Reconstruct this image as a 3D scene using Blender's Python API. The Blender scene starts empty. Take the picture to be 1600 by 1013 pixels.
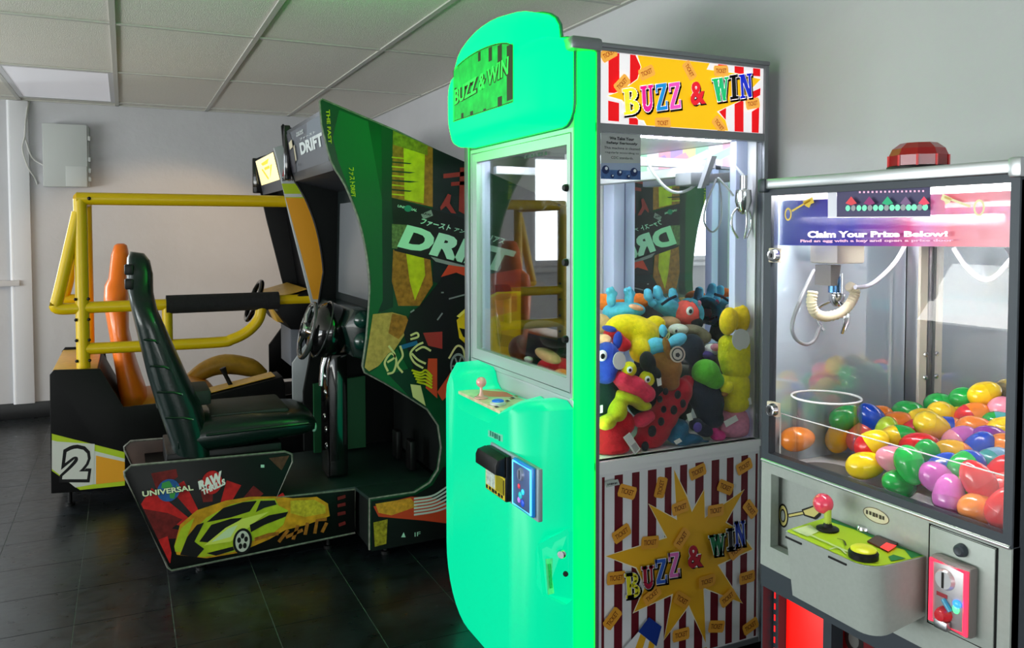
import bpy, bmesh, math, random
import numpy as np
from mathutils import Vector, Matrix, Euler
random.seed(7)
SC = bpy.context.scene
COL = SC.collection
PI = math.pi

# ------------------------------------------------------------------ camera
CAM_H = 1.33
F, PPY, YAW, PITCH, ROLL = 1266.8, 410.4, 0.4459, 0.0394, 0.0009
cd = bpy.data.cameras.new('camera'); cam = bpy.data.objects.new('camera', cd); COL.objects.link(cam)
cd.sensor_fit = 'HORIZONTAL'; cd.sensor_width = 36.0
cd.lens = 36.0 * F / 1600.0
cd.shift_y = -(506.5 - PPY) / 1600.0
cd.clip_start = 0.02; cd.clip_end = 200
cyw, syw, cpt, spt = math.cos(YAW), math.sin(YAW), math.cos(PITCH), math.sin(PITCH)
FWD = np.array([syw * cpt, cyw * cpt, -spt]); RGT = np.array([cyw, -syw, 0.0]); DWN = np.cross(FWD, RGT)
R2 = math.cos(ROLL) * RGT + math.sin(ROLL) * DWN; D2 = -math.sin(ROLL) * RGT + math.cos(ROLL) * DWN
mw = Matrix(((R2[0], -D2[0], -FWD[0], 0), (R2[1], -D2[1], -FWD[1], 0), (R2[2], -D2[2], -FWD[2], CAM_H), (0, 0, 0, 1)))
cam.matrix_world = mw
SC.camera = cam

# ------------------------------------------------------------------ world, daylight, exposure
SC.view_settings.view_transform = 'Standard'; SC.view_settings.look = 'None'
SC.view_settings.gamma = 1.0; SC.view_settings.use_curve_mapping = False
SC.view_settings.exposure = 0.0
SC.cycles.use_denoising = True
SC.cycles.max_bounces = 10; SC.cycles.transparent_max_bounces = 24
SC.cycles.glossy_bounces = 6; SC.cycles.diffuse_bounces = 4
SC.cycles.caustics_reflective = False; SC.cycles.caustics_refractive = False
SC.cycles.sample_clamp_indirect = 6.0
w = bpy.data.worlds.new('overcast_sky'); SC.world = w; w.use_nodes = True
bg = w.node_tree.nodes['Background']; bg.inputs['Color'].default_value = (0.86, 0.93, 1.0, 1); bg.inputs['Strength'].default_value = 1.6

def area(name, loc, rot, sx, sy, power, color):
    l = bpy.data.lights.new(name, 'AREA'); l.shape = 'RECTANGLE'; l.size = sx; l.size_y = sy; l.energy = power; l.color = color
    o = bpy.data.objects.new(name, l); COL.objects.link(o); o.location = loc; o.rotation_euler = rot
    return o
# daylight entering through the window openings (left wall, back wall, front wall)
area('daylight_left_window', (-4.66, 2.6, 1.25), (0, -PI / 2, 0), 1.7, 5.2, 152, (0.95, 0.97, 1.0))
area('daylight_back_window', (-2.05, 6.80, 1.5), (-PI / 2, 0, 0), 1.9, 1.0, 46, (0.93, 0.96, 1.0))
area('daylight_front_window', (-1.3, -4.16, 1.3), (PI / 2, 0, 0), 4.2, 1.7, 54, (0.98, 0.98, 1.0))
# added fill lamps at the same openings, aimed up to brighten the ceiling
area('ceiling_fill_left', (-4.62, 2.6, .75), (0, -PI / 2 - .75, 0), .7, 5.2, 180, (1.0, 0.97, 0.92))
area('ceiling_fill_front', (-1.3, -4.12, .75), (PI / 2 + .75, 0, 0), 4.2, .7, 86, (1.0, 0.97, 0.92))

# ------------------------------------------------------------------ pixel -> point on a real plane (photo taken as 1600x1013)
def ray(u, v):
    return ((u - 800) / F) * R2 + ((v - PPY) / F) * D2 + FWD
def onX(u, v, x):
    d = ray(u, v); t = x / d[0]; return Vector((x, d[1] * t, CAM_H + d[2] * t))
def onY(u, v, y):
    d = ray(u, v); t = y / d[1]; return Vector((d[0] * t, y, CAM_H + d[2] * t))
def onZ(u, v, z):
    d = ray(u, v); t = (z - CAM_H) / d[2]; return Vector((d[0] * t, d[1] * t, z))

# ------------------------------------------------------------------ materials
def s2l(c):
    def f(x):
        x = x / 255.0
        return x / 12.92 if x <= 0.04045 else ((x + 0.055) / 1.055) ** 2.4
    return tuple(f(x) for x in c)
_M = {}
def mat(name, rgb, rough=0.5, metal=0.0, emit=0.0, ecol=None, grain=0.0, gscale=40, bump=0.0, bscale=60, coat=0.0, sheen=0.0, alpha=1.0, spec=0.5):
    """rgb in sRGB 0-255; grain = colour variation from a noise, bump = fine relief"""
    if name in _M: return _M[name]
    m = bpy.data.materials.new(name); m.use_nodes = True; nt = m.node_tree; b = nt.nodes['Principled BSDF']
    c = s2l(rgb)
    b.inputs['Base Color'].default_value = (*c, 1); b.inputs['Roughness'].default_value = rough; b.inputs['Metallic'].default_value = metal
    b.inputs['Coat Weight'].default_value = coat; b.inputs['Sheen Weight'].default_value = sheen; b.inputs['Alpha'].default_value = alpha
    b.inputs['Specular IOR Level'].default_value = spec
    if emit:
        e = s2l(ecol or rgb); b.inputs['Emission Color'].default_value = (*e, 1); b.inputs['Emission Strength'].default_value = emit
    if grain or bump:
        tc = nt.nodes.new('ShaderNodeTexCoord')
    if grain:
        n = nt.nodes.new('ShaderNodeTexNoise'); n.inputs['Scale'].default_value = gscale; n.inputs['Detail'].default_value = 6
        nt.links.new(tc.outputs['Object'], n.inputs['Vector'])
        r = nt.nodes.new('ShaderNodeValToRGB'); r.color_ramp.elements[0].position = 0.3; r.color_ramp.elements[1].position = 0.7
        r.color_ramp.elements[0].color = (*[max(0, x * (1 - grain)) for x in c], 1); r.color_ramp.elements[1].color = (*[min(1, x * (1 + grain) + grain * 0.004) for x in c], 1)
        nt.links.new(n.outputs['Fac'], r.inputs['Fac']); nt.links.new(r.outputs['Color'], b.inputs['Base Color'])
    if bump:
        n2 = nt.nodes.new('ShaderNodeTexNoise'); n2.inputs['Scale'].default_value = bscale; n2.inputs['Detail'].default_value = 5
        nt.links.new(tc.outputs['Object'], n2.inputs['Vector'])
        bp = nt.nodes.new('ShaderNodeBump'); bp.inputs['Strength'].default_value = bump; bp.inputs['Distance'].default_value = 0.01
        nt.links.new(n2.outputs['Fac'], bp.inputs['Height']); nt.links.new(bp.outputs['Normal'], b.inputs['Normal'])
    _M[name] = m
    return m
def glassmat(name, tint=(1, 1, 1), refl=0.08, rough=0.0, edge=0.9):
    """thin clear pane: transparent with a Fresnel-weighted mirror reflection"""
    if name in _M: return _M[name]
    m = bpy.data.materials.new(name); m.use_nodes = True; nt = m.node_tree
    for n in list(nt.nodes): nt.nodes.remove(n)
    out = nt.nodes.new('ShaderNodeOutputMaterial'); t = nt.nodes.new('ShaderNodeBsdfTransparent'); g = nt.nodes.new('ShaderNodeBsdfGlossy')
    t.inputs['Color'].default_value = (*tint, 1); g.inputs['Roughness'].default_value = rough
    lw = nt.nodes.new('ShaderNodeLayerWeight'); lw.inputs['Blend'].default_value = 0.18
    mr = nt.nodes.new('ShaderNodeMapRange'); mr.inputs['To Min'].default_value = refl; mr.inputs['To Max'].default_value = edge
    mx = nt.nodes.new('ShaderNodeMixShader')
    nt.links.new(lw.outputs['Fresnel'], mr.inputs['Value']); nt.links.new(mr.outputs['Result'], mx.inputs['Fac'])
    nt.links.new(t.outputs[0], mx.inputs[1]); nt.links.new(g.outputs[0], mx.inputs[2]); nt.links.new(mx.outputs[0], out.inputs['Surface'])
    _M[name] = m
    return m

WHITE = mat('white_laminate', (232, 232, 236), .35)
BLACK = mat('black_plastic', (10, 10, 11), .45, spec=.3)
GLOSSBLACK = mat('gloss_black_plastic', (10, 10, 11), .12, coat=.5)
SATINBLACK = mat('black_laminate', (6, 6, 7), .5, spec=.18)
CHROME = mat('chrome', (225, 226, 230), .12, 1.0)
STEEL = mat('brushed_steel', (170, 172, 176), .35, 1.0)
GREYMETAL = mat('grey_painted_metal', (142, 146, 152), .4, 0.3)
GLASS = glassmat('clear_glass', refl=.012, edge=.45)
MIRROR = mat('mirror', (226, 232, 238), .01, 1.0)

# ------------------------------------------------------------------ mesh helpers
def link(o, parent=None):
    COL.objects.link(o)
    if parent is not None: o.parent = parent
    return o
def tag(o, label=None, cat=None, group=None, kind=None):
    if label: o['label'] = label
    if cat: o['category'] = cat
    if group: o['group'] = group
    if kind: o['kind'] = kind
    return o
def thing(name, label, cat, loc=(0, 0, 0), group=None):
    o = bpy.data.objects.new(name, None); o.empty_display_size = 0.1; o['loc0'] = 0
    del o['loc0']
    o.location = loc; COL.objects.link(o)
    return tag(o, label, cat, group)
def org(parent):
    p = Vector((0, 0, 0))
    while parent is not None:
        p += parent.location; parent = parent.parent
    return p
def mesh(name, verts, faces, m, parent=None, smooth=False, auto=None, idx=None):
    """verts in world coordinates; stored relative to the parent's base"""
    o0 = org(parent)
    me = bpy.data.meshes.new(name); me.from_pydata([tuple(Vector(v) - o0) for v in verts], [], faces)
    for x in (m if isinstance(m, (list, tuple)) else [m]): me.materials.append(x)
    if idx: me.polygons.foreach_set('material_index', idx)
    if smooth: me.polygons.foreach_set('use_smooth', [True] * len(me.polygons))
    me.update()
    o = link(bpy.data.objects.new(name, me), parent)
    return o
def from_bm(name, bm, m, parent=None, smooth=False, angle=None):
    o0 = org(parent); bmesh.ops.translate(bm, verts=bm.verts, vec=-o0)
    bmesh.ops.recalc_face_normals(bm, faces=bm.faces)
    me = bpy.data.meshes.new(name); bm.to_mesh(me); bm.free()
    for x in (m if isinstance(m, (list, tuple)) else [m]): me.materials.append(x)
    if smooth:
        me.polygons.foreach_set('use_smooth', [True] * len(me.polygons))
        if angle is not None: me.set_sharp_from_angle(angle=math.radians(angle))
    return link(bpy.data.objects.new(name, me), parent)
def bm_box(bm, lo, hi, bevel=0.0, mi=0, seg=2):
    lo = Vector(lo); hi = Vector(hi)
    r = bmesh.ops.create_cube(bm, size=1.0); vs = r['verts']
    for v in vs: v.co = Vector((lo[i] + (v.co[i] + .5) * (hi[i] - lo[i]) for i in range(3)))
    fs = list({f for v in vs for f in v.link_faces})
    for f in fs: f.material_index = mi
    if bevel:
        es = list({e for v in vs for e in v.link_edges})
        bmesh.ops.bevel(bm, geom=es, offset=bevel, segments=seg, affect='EDGES', profile=.5)
def box(name, lo, hi, m, parent=None, bevel=0.0, seg=2):
    bm = bmesh.new(); bm_box(bm, lo, hi, bevel, seg=seg)
    return from_bm(name, bm, m, parent, smooth=bevel > 0, angle=35 if bevel > 0 else None)
def boxes(name, lst, m, parent=None, bevel=0.0):
    bm = bmesh.new()
    for lo, hi in lst: bm_box(bm, lo, hi, bevel)
    return from_bm(name, bm, m, parent, smooth=bevel > 0, angle=35 if bevel > 0 else None)
AX = {'X': lambda a, b, c: (c, a, b), 'Y': lambda a, b, c: (a, c, b), 'Z': lambda a, b, c: (a, b, c)}
def prism(name, pts, axis, c0, c1, m, parent=None, bevel=0.0, bm=None):
    """extrude a 2-D outline along an axis: X -> (Y,Z) outline, Y -> (X,Z), Z -> (X,Y)"""
    own = bm is None
    if own: bm = bmesh.new()
    f = AX[axis]
    a = [bm.verts.new(f(p[0], p[1], c0)) for p in pts]; b = [bm.verts.new(f(p[0], p[1], c1)) for p in pts]
    n = len(pts); fs = [bm.faces.new(a), bm.faces.new(b[::-1])]
    for i in range(n): fs.append(bm.faces.new((a[i], b[i], b[(i + 1) % n], a[(i + 1) % n])))
    if not own: return
    bmesh.ops.recalc_face_normals(bm, faces=bm.faces)
    if bevel:
        es = [e for e in bm.edges if (e.verts[0] in a and e.verts[1] in a) or (e.verts[0] in b and e.verts[1] in b)]
        bmesh.ops.bevel(bm, geom=es, offset=bevel, segments=2, affect='EDGES', profile=.5)
    return from_bm(name, bm, m, parent, smooth=True, angle=30)
def catmull(pts, n=6, closed=False):
    P = [Vector(p) for p in pts]
    if len(P) < 3: return P
    out = []; N = len(P)
    rng = range(N) if closed else range(N - 1)
    for i in rng:
        p0 = P[(i - 1) % N] if (closed or i > 0) else P[0] * 2 - P[1]
        p1 = P[i]; p2 = P[(i + 1) % N]
        p3 = P[(i + 2) % N] if (closed or i + 2 < N) else p2 * 2 - p1
        for k in range(n):
            t = k / n
            out.append(.5 * ((2 * p1) + (-p0 + p2) * t + (2 * p0 - 5 * p1 + 4 * p2 - p3) * t * t + (-p0 + 3 * p1 - 3 * p2 + p3) * t ** 3))
    if not closed: out.append(P[-1])
    return out
def bm_tube(bm, pts, r, seg=10, closed=False, caps=True, mi=0):
    P = [Vector(p) for p in pts]; N = len(P); rings = []
    up = None
    for i in range(N):
        a = P[(i - 1) % N] if (closed or i > 0) else P[i]; b = P[(i + 1) % N] if (closed or i < N - 1) else P[i]
        t = (b - a).normalized()
        if up is None:
            up = Vector((0, 0, 1)) if abs(t.z) < .9 else Vector((1, 0, 0))
        x = t.cross(up).normalized(); up = x.cross(t).normalized()
        rr = r[i] if isinstance(r, (list, tuple)) else r
        rings.append([bm.verts.new(P[i] + (x * math.cos(2 * PI * k / seg) + up * math.sin(2 * PI * k / seg)) * rr) for k in range(seg)])
    M_ = N if closed else N - 1
    for i in range(M_):
        A = rings[i]; B = rings[(i + 1) % N]
        for k in range(seg):
            f = bm.faces.new((A[k], A[(k + 1) % seg], B[(k + 1) % seg], B[k])); f.material_index = mi
    if caps and not closed:
        bm.faces.new(rings[0][::-1]).material_index = mi; bm.faces.new(rings[-1]).material_index = mi
def tube(name, pts, r, m, parent=None, seg=10, closed=False, smooth_n=0):
    if smooth_n:
        n0 = len(pts); pts = catmull(pts, smooth_n, closed)
        if isinstance(r, (list, tuple)): r = [float(np.interp(k / smooth_n, range(n0), r)) for k in range(len(pts))]
    bm = bmesh.new(); bm_tube(bm, pts, r, seg, closed)
    return from_bm(name, bm, m, parent, smooth=True, angle=50)
def bm_lathe(bm, prof, base, axis=(0, 0, 1), seg=20, mi=0):
    """prof: list of (radius, height along axis)"""
    q = Vector((0, 0, 1)).rotation_difference(Vector(axis).normalized()); B = Vector(base); rings = []
    for r, h in prof:
        if r < 1e-6: rings.append([bm.verts.new(B + q @ Vector((0, 0, h)))])
        else: rings.append([bm.verts.new(B + q @ Vector((r * math.cos(2 * PI * k / seg), r * math.sin(2 * PI * k / seg), h))) for k in range(seg)])
    for A, C in zip(rings, rings[1:]):
        for k in range(seg):
            if len(A) == 1 and len(C) == 1: continue
            if len(A) == 1: f = bm.faces.new((A[0], C[k], C[(k + 1) % seg]))
            elif len(C) == 1: f = bm.faces.new((A[k], A[(k + 1) % seg], C[0]))
            else: f = bm.faces.new((A[k], A[(k + 1) % seg], C[(k + 1) % seg], C[k]))
            f.material_index = mi
def lathe(name, prof, base, m, parent=None, axis=(0, 0, 1), seg=20, angle=40):
    bm = bmesh.new(); bm_lathe(bm, prof, base, axis, seg)
    return from_bm(name, bm, m, parent, smooth=True, angle=angle)
def bm_ell(bm, c, r, rot=(0, 0, 0), u=20, v=12, mi=0):
    R_ = Euler(rot).to_matrix()
    res = bmesh.ops.create_uvsphere(bm, u_segments=u, v_segments=v, radius=1.0)
    for vv in res['verts']:
        p = Vector((vv.co.x * r[0], vv.co.y * r[1], vv.co.z * r[2])); vv.co = Vector(c) + R_ @ p
    for f in {f for vv in res['verts'] for f in vv.link_faces}: f.material_index = mi
def ell(name, c, r, m, parent=None, rot=(0, 0, 0), u=20, v=12):
    bm = bmesh.new(); bm_ell(bm, c, r, rot, u, v)
    return from_bm(name, bm, m, parent, smooth=True)
def blob(name, ells, m, parent=None, voxel=0.007, it=4):
    """several ellipsoids fused into one soft continuous surface"""
    bm = bmesh.new()
    for e in ells: bm_ell(bm, e[0], e[1], e[2] if len(e) > 2 else (0, 0, 0), 20, 12)
    o = from_bm(name, bm, m, parent, smooth=True)
    a = o.modifiers.new('remesh', 'REMESH'); a.mode = 'VOXEL'; a.voxel_size = voxel; a.use_smooth_shade = True
    s = o.modifiers.new('smooth', 'SMOOTH'); s.factor = .5; s.iterations = it
    return o

# ------------------------------------------------------------------ flat print (lettering, posters) on a real surface
_TXT = {}
def textmesh(s, bold=0.0):
    k = (s, bold)
    if k in _TXT: return _TXT[k]
    c = bpy.data.curves.new('lettering', 'FONT'); c.body = s; c.offset = bold; c.resolution_u = 3
    o = bpy.data.objects.new('lettering', c); COL.objects.link(o)
    me = o.evaluated_get(bpy.context.evaluated_depsgraph_get()).to_mesh()
    v = [(x.co.x, x.co.y) for x in me.vertices]; f = [tuple(p.vertices) for p in me.polygons]
    bpy.data.objects.remove(o); bpy.data.curves.remove(c)
    xs = [p[0] for p in v]; ys = [p[1] for p in v]
    _TXT[k] = (v, f, (min(xs), max(xs), min(ys), max(ys)))
    return _TXT[k]
class Art:
    """collects coloured flat shapes on one plane; every layer stands a hair proud of the last"""
    def __init__(s, fn, n, step=0.00035):
        s.fn = fn; s.n = Vector(n); s.v = []; s.f = []; s.i = []; s.m = []; s.layer = 1; s.step = step
    def mi(s, m):
        if m not in s.m: s.m.append(m)
        return s.m.index(m)
    def add(s, pts, faces, m):
        b = len(s.v); h = s.n * (s.layer * s.step)
        s.v += [Vector(s.fn(*p)) + h for p in pts]; s.f += [tuple(b + k for k in f) for f in faces]; s.i += [s.mi(m)] * len(faces)
    def poly(s, pts, m, up=True):
        s.add(pts, [tuple(range(len(pts)))], m)
        if up: s.layer += 1
    def ellipse(s, cx, cy, rx, ry, m, n=24, a0=0, a1=2 * PI):
        s.poly([(cx + rx * math.cos(a0 + (a1 - a0) * k / n), cy + ry * math.sin(a0 + (a1 - a0) * k / n)) for k in range(n)], m)
    def quadtext(s, t, q, m, bold=0.0):
        """text stretched to the quad q: bottom-left, bottom-right, top-right, top-left (u,v)"""
        v, f, (x0, x1, y0, y1) = textmesh(t, bold)
        def M_(p):
            a = (p[0] - x0) / (x1 - x0); b = (p[1] - y0) / (y1 - y0)
            return tuple((1 - b) * ((1 - a) * q[0][k] + a * q[1][k]) + b * ((1 - a) * q[3][k] + a * q[2][k]) for k in (0, 1))
        s.add([M_(p) for p in v], f, m); s.layer += 1
    def recttext(s, t, u0, v0, u1, v1, m, bold=0.0, ang=0.0, shear=0.0):
        cx, cy = (u0 + u1) / 2, (v0 + v1) / 2; ca, sa = math.cos(ang), math.sin(ang)
        def T(x, y):
            x, y = x - cx + (y - cy) * shear, y - cy
            return (cx + x * ca - y * sa, cy + x * sa + y * ca)
        s.quadtext(t, [T(u0, v0), T(u1, v0), T(u1, v1), T(u0, v1)], m, bold)
    def stroke(s, pts, wd, m, up=True, taper=False):
        P = [Vector((p[0], p[1])) for p in pts]; L = []; Rr = []
        for i in range(len(P)):
            a = P[max(0, i - 1)]; b = P[min(len(P) - 1, i + 1)]; d = (b - a)
            if d.length < 1e-9: d = Vector((1, 0))
            d.normalize(); nn = Vector((-d.y, d.x)); ww = wd * (1 - (i / (len(P) - 1)) * .9) if taper else wd
            L.append(tuple(P[i] + nn * ww / 2)); Rr.append(tuple(P[i] - nn * ww / 2))
        k = len(P); s.add(L + Rr, [(i, i + 1, k + i + 1, k + i) for i in range(k - 1)], m)
        if up: s.layer += 1
    def dashes(s, u0, v0, u1, v1, m, n=7):
        """a line of print too small to read: uneven dashes"""
        for k in range(n):
            t0 = k / n; t1 = t0 + (.55 + .3 * ((k * 37) % 5) / 5) / n; vc = v0 + (v1 - v0) * .1 * (k % 2)
            s.poly([(u0 + (u1 - u0) * t0, vc), (u0 + (u1 - u0) * t1, vc), (u0 + (u1 - u0) * t1, v1), (u0 + (u1 - u0) * t0, v1)], m, False)
        s.layer += 1
    def build(s, name, parent):
        return mesh(name, s.v, s.f, s.m, parent, idx=s.i)
def sm2(pts, n=5, closed=False):
    return [(p.x, p.y) for p in catmull([(a, b, 0) for a, b in pts], n, closed)]
def ink(name, rgb, emit=0.0, rough=.45, grain=0.0, gscale=60): return mat('print_' + name, rgb, rough, emit=emit, grain=grain, gscale=gscale, spec=.25)
# ================================================================== THE ROOM
XR, YB, XL, YF, ZC = 1.85, 6.64, -4.5, -4.0, 2.25
M_WALL = mat('painted_plaster_wall', (190, 190, 194), .85, grain=.03, gscale=3, bump=.35, bscale=14)
M_WALLB = mat('painted_wall_blue_grey', (182, 190, 196), .85, grain=.03, gscale=3, bump=.25, bscale=14)
M_TRIM = mat('painted_trim', (206, 206, 210), .5)
M_CTILE = mat('mineral_ceiling_tile', (226, 223, 214), .95, grain=.06, gscale=90, bump=.4, bscale=220)
M_GRID = mat('ceiling_grid_enamel', (190, 189, 182), .5)
M_BASE = mat('black_cove_base', (16, 17, 20), .4)
def wall_with_holes(name, axis, c0, c1, a0, a1, z0, z1, holes, m):
    """holes: list of (a_lo, a_hi, z_lo, z_hi), side by side"""
    L = []; x = a0
    def B(p0, p1, q0, q1):
        L.append(((p0, c0, q0), (p1, c1, q1)) if axis == 'Y' else ((c0, p0, q0), (c1, p1, q1)))
    for h in sorted(holes):
        if h[0] > x: B(x, h[0], z0, z1)
        B(h[0], h[1], z0, h[2]); B(h[0], h[1], h[3], z1); x = h[1]
    if x < a1: B(x, a1, z0, z1)
    o = boxes(name, L, m); return tag(o, kind='structure')
wall_with_holes('wall_back', 'Y', YB, YB + .12, XL, XR + .12, -.1, ZC + .1, [(-3.0, -1.1, 1.0, 2.05)], M_WALL)
tag(box('wall_right', (XR, YF, -.1), (XR + .12, YB, ZC + .1), M_WALL), kind='structure')
wall_with_holes('wall_left', 'X', XL - .12, XL, YF, YB, -.1, ZC + .1, [(0.0, 5.2, .4, 2.1)], M_WALL)
wall_with_holes('wall_front', 'Y', YF - .12, YF, XL, XR + .12, -.1, ZC + .1, [(-3.4, .8, .45, 2.1)], M_WALLB)
M_PANE = glassmat('window_pane', (.95, .98, .98), .04)
def window(n, axis, c, a0, a1, z0, z1, mull, sill=None):
    fr = thing('window_%d' % n, None, None, (c if axis == 'X' else (a0 + a1) / 2, c if axis == 'Y' else (a0 + a1) / 2, z0)); fr['kind'] = 'structure'
    def bx(nm, p0, p1, q0, q1, d0, d1, m):
        return box(nm, (p0, c + d0, q0) if axis == 'Y' else (c + d0, p0, q0), (p1, c + d1, q1) if axis == 'Y' else (c + d1, p1, q1), m, fr, .003)
    t = .05
    bx('window_frame', a0, a0 + t, z0, z1, -.03, .03, M_TRIM); bx('window_frame', a1 - t, a1, z0, z1, -.03, .03, M_TRIM)
    bx('window_frame', a0 + t, a1 - t, z0, z0 + t, -.03, .03, M_TRIM); bx('window_frame', a0 + t, a1 - t, z1 - t, z1, -.03, .03, M_TRIM)
    st = (a1 - a0) / mull
    for k in range(1, mull): bx('mullion', a0 + k * st - .02, a0 + k * st + .02, z0 + t, z1 - t, -.025, .025, M_TRIM)
    for k in range(mull):
        p0 = a0 + k * st + (t if k == 0 else .02); p1 = a0 + (k + 1) * st - (t if k == mull - 1 else .02)
        bx('pane', p0, p1, z0 + t, z1 - t, -.003, .003, M_PANE)
    return fr
w1 = window(1, 'Y', YB + .07, -3.0, -1.1, 1.0, 2.05, 2)
box('window_sill', (-3.1, YB - .055, .945), (-.665, YB + .04, .985), M_TRIM, w1, .004)
window(2, 'X', XL - .07, 0.0, 5.2, .4, 2.1, 5)
window(3, 'Y', YF - .07, -3.4, .8, .45, 2.1, 4)
# casing boards beside the back window
t1 = thing('trim_1', None, None, (-.65, YB, .11)); t1['kind'] = 'structure'
box('casing_board', (-.70, YB - .032, .11), (-.592, YB, 2.24), M_TRIM, t1, .003)
tube('bead', [(-.708, YB - .014, .11), (-.708, YB - .014, 2.24)], .016, mat('white_bead', (236, 237, 242), .4), t1, 8)
tag(box('baseboard_back', (XL, YB - .012, 0), (XR, YB, .115), M_BASE, None, .003), kind='structure')
tag(box('baseboard_right', (XR - .012, YF, 0), (XR, YB - .012, .115), M_BASE, None, .003), kind='structure')
# outdoors seen through the windows
tag(box('ground_outside', (-40, -40, -.4), (40, 40, -.15), mat('pale_paving', (176, 176, 172), .9, grain=.1, gscale=2)), kind='structure')

# ---- ceiling: a slab with lay-in tiles and T-bars
ceil = tag(box('ceiling', (XL, YF, ZC + .03), (XR, YB, ZC + .09), mat('plenum', (120, 120, 116), .9)), kind='structure')
gx = [-.03 + .613 * k for k in range(-8, 4)]; gy = [6.475 - 1.22 * k for k in range(0, 9)]
ex = [XL] + [x for x in gx if XL + .1 < x < XR - .05] + [XR]; ey = [YF] + sorted(y for y in gy if YF + .1 < y < YB - .05) + [YB]
LIGHT_CELL = (-.64, 5.26)
_tm = {}
for i in range(len(ex) - 1):
    for j in range(len(ey) - 1):
        x0, x1, y0, y1 = ex[i], ex[i + 1], ey[j], ey[j + 1]
        if abs(x0 + .643) < .02 and abs(y0 - 5.255) < .03: continue
        k = (round(x1 - x0, 3), round(y1 - y0, 3))
        if k not in _tm:
            o = box('ceiling_tile', (-k[0] / 2 + .004, -k[1] / 2 + .004, 0), (k[0] / 2 - .004, k[1] / 2 - .004, .014), M_CTILE, None)
            o.parent = ceil; _tm[k] = o.data
        else:
            o = bpy.data.objects.new('ceiling_tile', _tm[k]); link(o, ceil)
        o.location = ((x0 + x1) / 2, (y0 + y1) / 2, ZC + .001)
for x in ex[1:-1]: box('grid_bar', (x - .012, YF, ZC - .007), (x + .012, YB, ZC), M_GRID, ceil)
for y in ey[1:-1]: box('grid_bar', (XL, y - .012, ZC - .0062), (XR, y + .012, ZC + .0005), M_GRID, ceil)
box('wall_angle', (XL, YB - .022, ZC - .007), (XR, YB, ZC), M_GRID, ceil); box('wall_angle', (XR - .022, YF, ZC - .0075), (XR, YB, ZC), M_GRID, ceil)
cl = thing('ceiling_light', 'flat white square-edged light panel set in the ceiling near the back wall', 'ceiling light', (-.335, 5.865, ZC))
box('light_frame', (-.63, 5.27, ZC - .006), (-.60, 6.46, ZC + .012), M_TRIM, cl); box('light_frame', (-.07, 5.27, ZC - .006), (-.04, 6.46, ZC + .012), M_TRIM, cl)
box('light_frame', (-.60, 5.27, ZC - .006), (-.07, 5.30, ZC + .012), M_TRIM, cl); box('light_frame', (-.60, 6.43, ZC - .006), (-.07, 6.46, ZC + .012), M_TRIM, cl)
box('diffuser', (-.60, 5.30, ZC - .003), (-.07, 6.43, ZC + .004), mat('light_diffuser', (214, 214, 220), .4, emit=.30), cl)

# ---- floor: slab with vinyl tiles laid on it as far as one can pick them apart
def floor_mat(name, base, hi):
    m = mat(name, base, .30, coat=.05, spec=.6); nt = m.node_tree; b = nt.nodes['Principled BSDF']
    tc = nt.nodes.new('ShaderNodeNewGeometry')
    n = nt.nodes.new('ShaderNodeTexNoise'); n.inputs['Scale'].default_value = 7; n.inputs['Detail'].default_value = 8; n.inputs['Distortion'].default_value = .8
    nt.links.new(tc.outputs['Position'], n.inputs['Vector'])
    r = nt.nodes.new('ShaderNodeValToRGB'); r.color_ramp.elements[0].position = .38; r.color_ramp.elements[1].position = .78
    r.color_ramp.elements[0].color = (*s2l(base), 1); r.color_ramp.elements[1].color = (*s2l(hi), 1)
    nt.links.new(n.outputs['Fac'], r.inputs['Fac']); nt.links.new(r.outputs['Color'], b.inputs['Base Color'])
    mp = nt.nodes.new('ShaderNodeMapping'); mp.inputs['Scale'].default_value = (5, 9, 1); mp.inputs['Rotation'].default_value = (0, 0, .5)
    nt.links.new(tc.outputs['Position'], mp.inputs['Vector'])
    n3 = nt.nodes.new('ShaderNodeTexNoise'); n3.inputs['Scale'].default_value = 4; n3.inputs['Detail'].default_value = 6
    nt.links.new(mp.outputs['Vector'], n3.inputs['Vector'])
    mr = nt.nodes.new('ShaderNodeMapRange'); mr.inputs['From Min'].default_value = .3; mr.inputs['From Max'].default_value = .75; mr.inputs['To Min'].default_value = .26; mr.inputs['To Max'].default_value = .42
    nt.links.new(n3.outputs['Fac'], mr.inputs['Value']); nt.links.new(mr.outputs['Result'], b.inputs['Roughness'])
    return m
M_FT = floor_mat('dark_vinyl_tile', (9, 13, 15), (30, 37, 43))
fl = tag(box('floor', (XL, YF, -.1), (XR, YB, -.002), mat('floor_joint_grime', (112, 122, 120), .6, grain=.35, gscale=30)), kind='structure')
TS = .3048; fx0 = .128 - 5 * TS; fy0 = 3.06 - 5 * TS
tb = bmesh.new(); bm_box(tb, (.0016, .0016, -.002), (TS - .0016, TS - .0016, 0)); tm = bpy.data.meshes.new('floor_tile'); tb.to_mesh(tm); tb.free(); tm.materials.append(M_FT)
for i in range(11):
    for j in range(17):
        x = fx0 + i * TS; y = fy0 + j * TS
        if x + TS > XR or y + TS > YB - .001: continue
        o = bpy.data.objects.new('floor_tile', tm); link(o, fl); o.location = (x, y, 0)
rest = []   # the tiles outside the picture, past the ones one can tell apart
bm = bmesh.new(); i0 = int((XL - fx0) / TS) ; j0 = int((YF - fy0) / TS)
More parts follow.
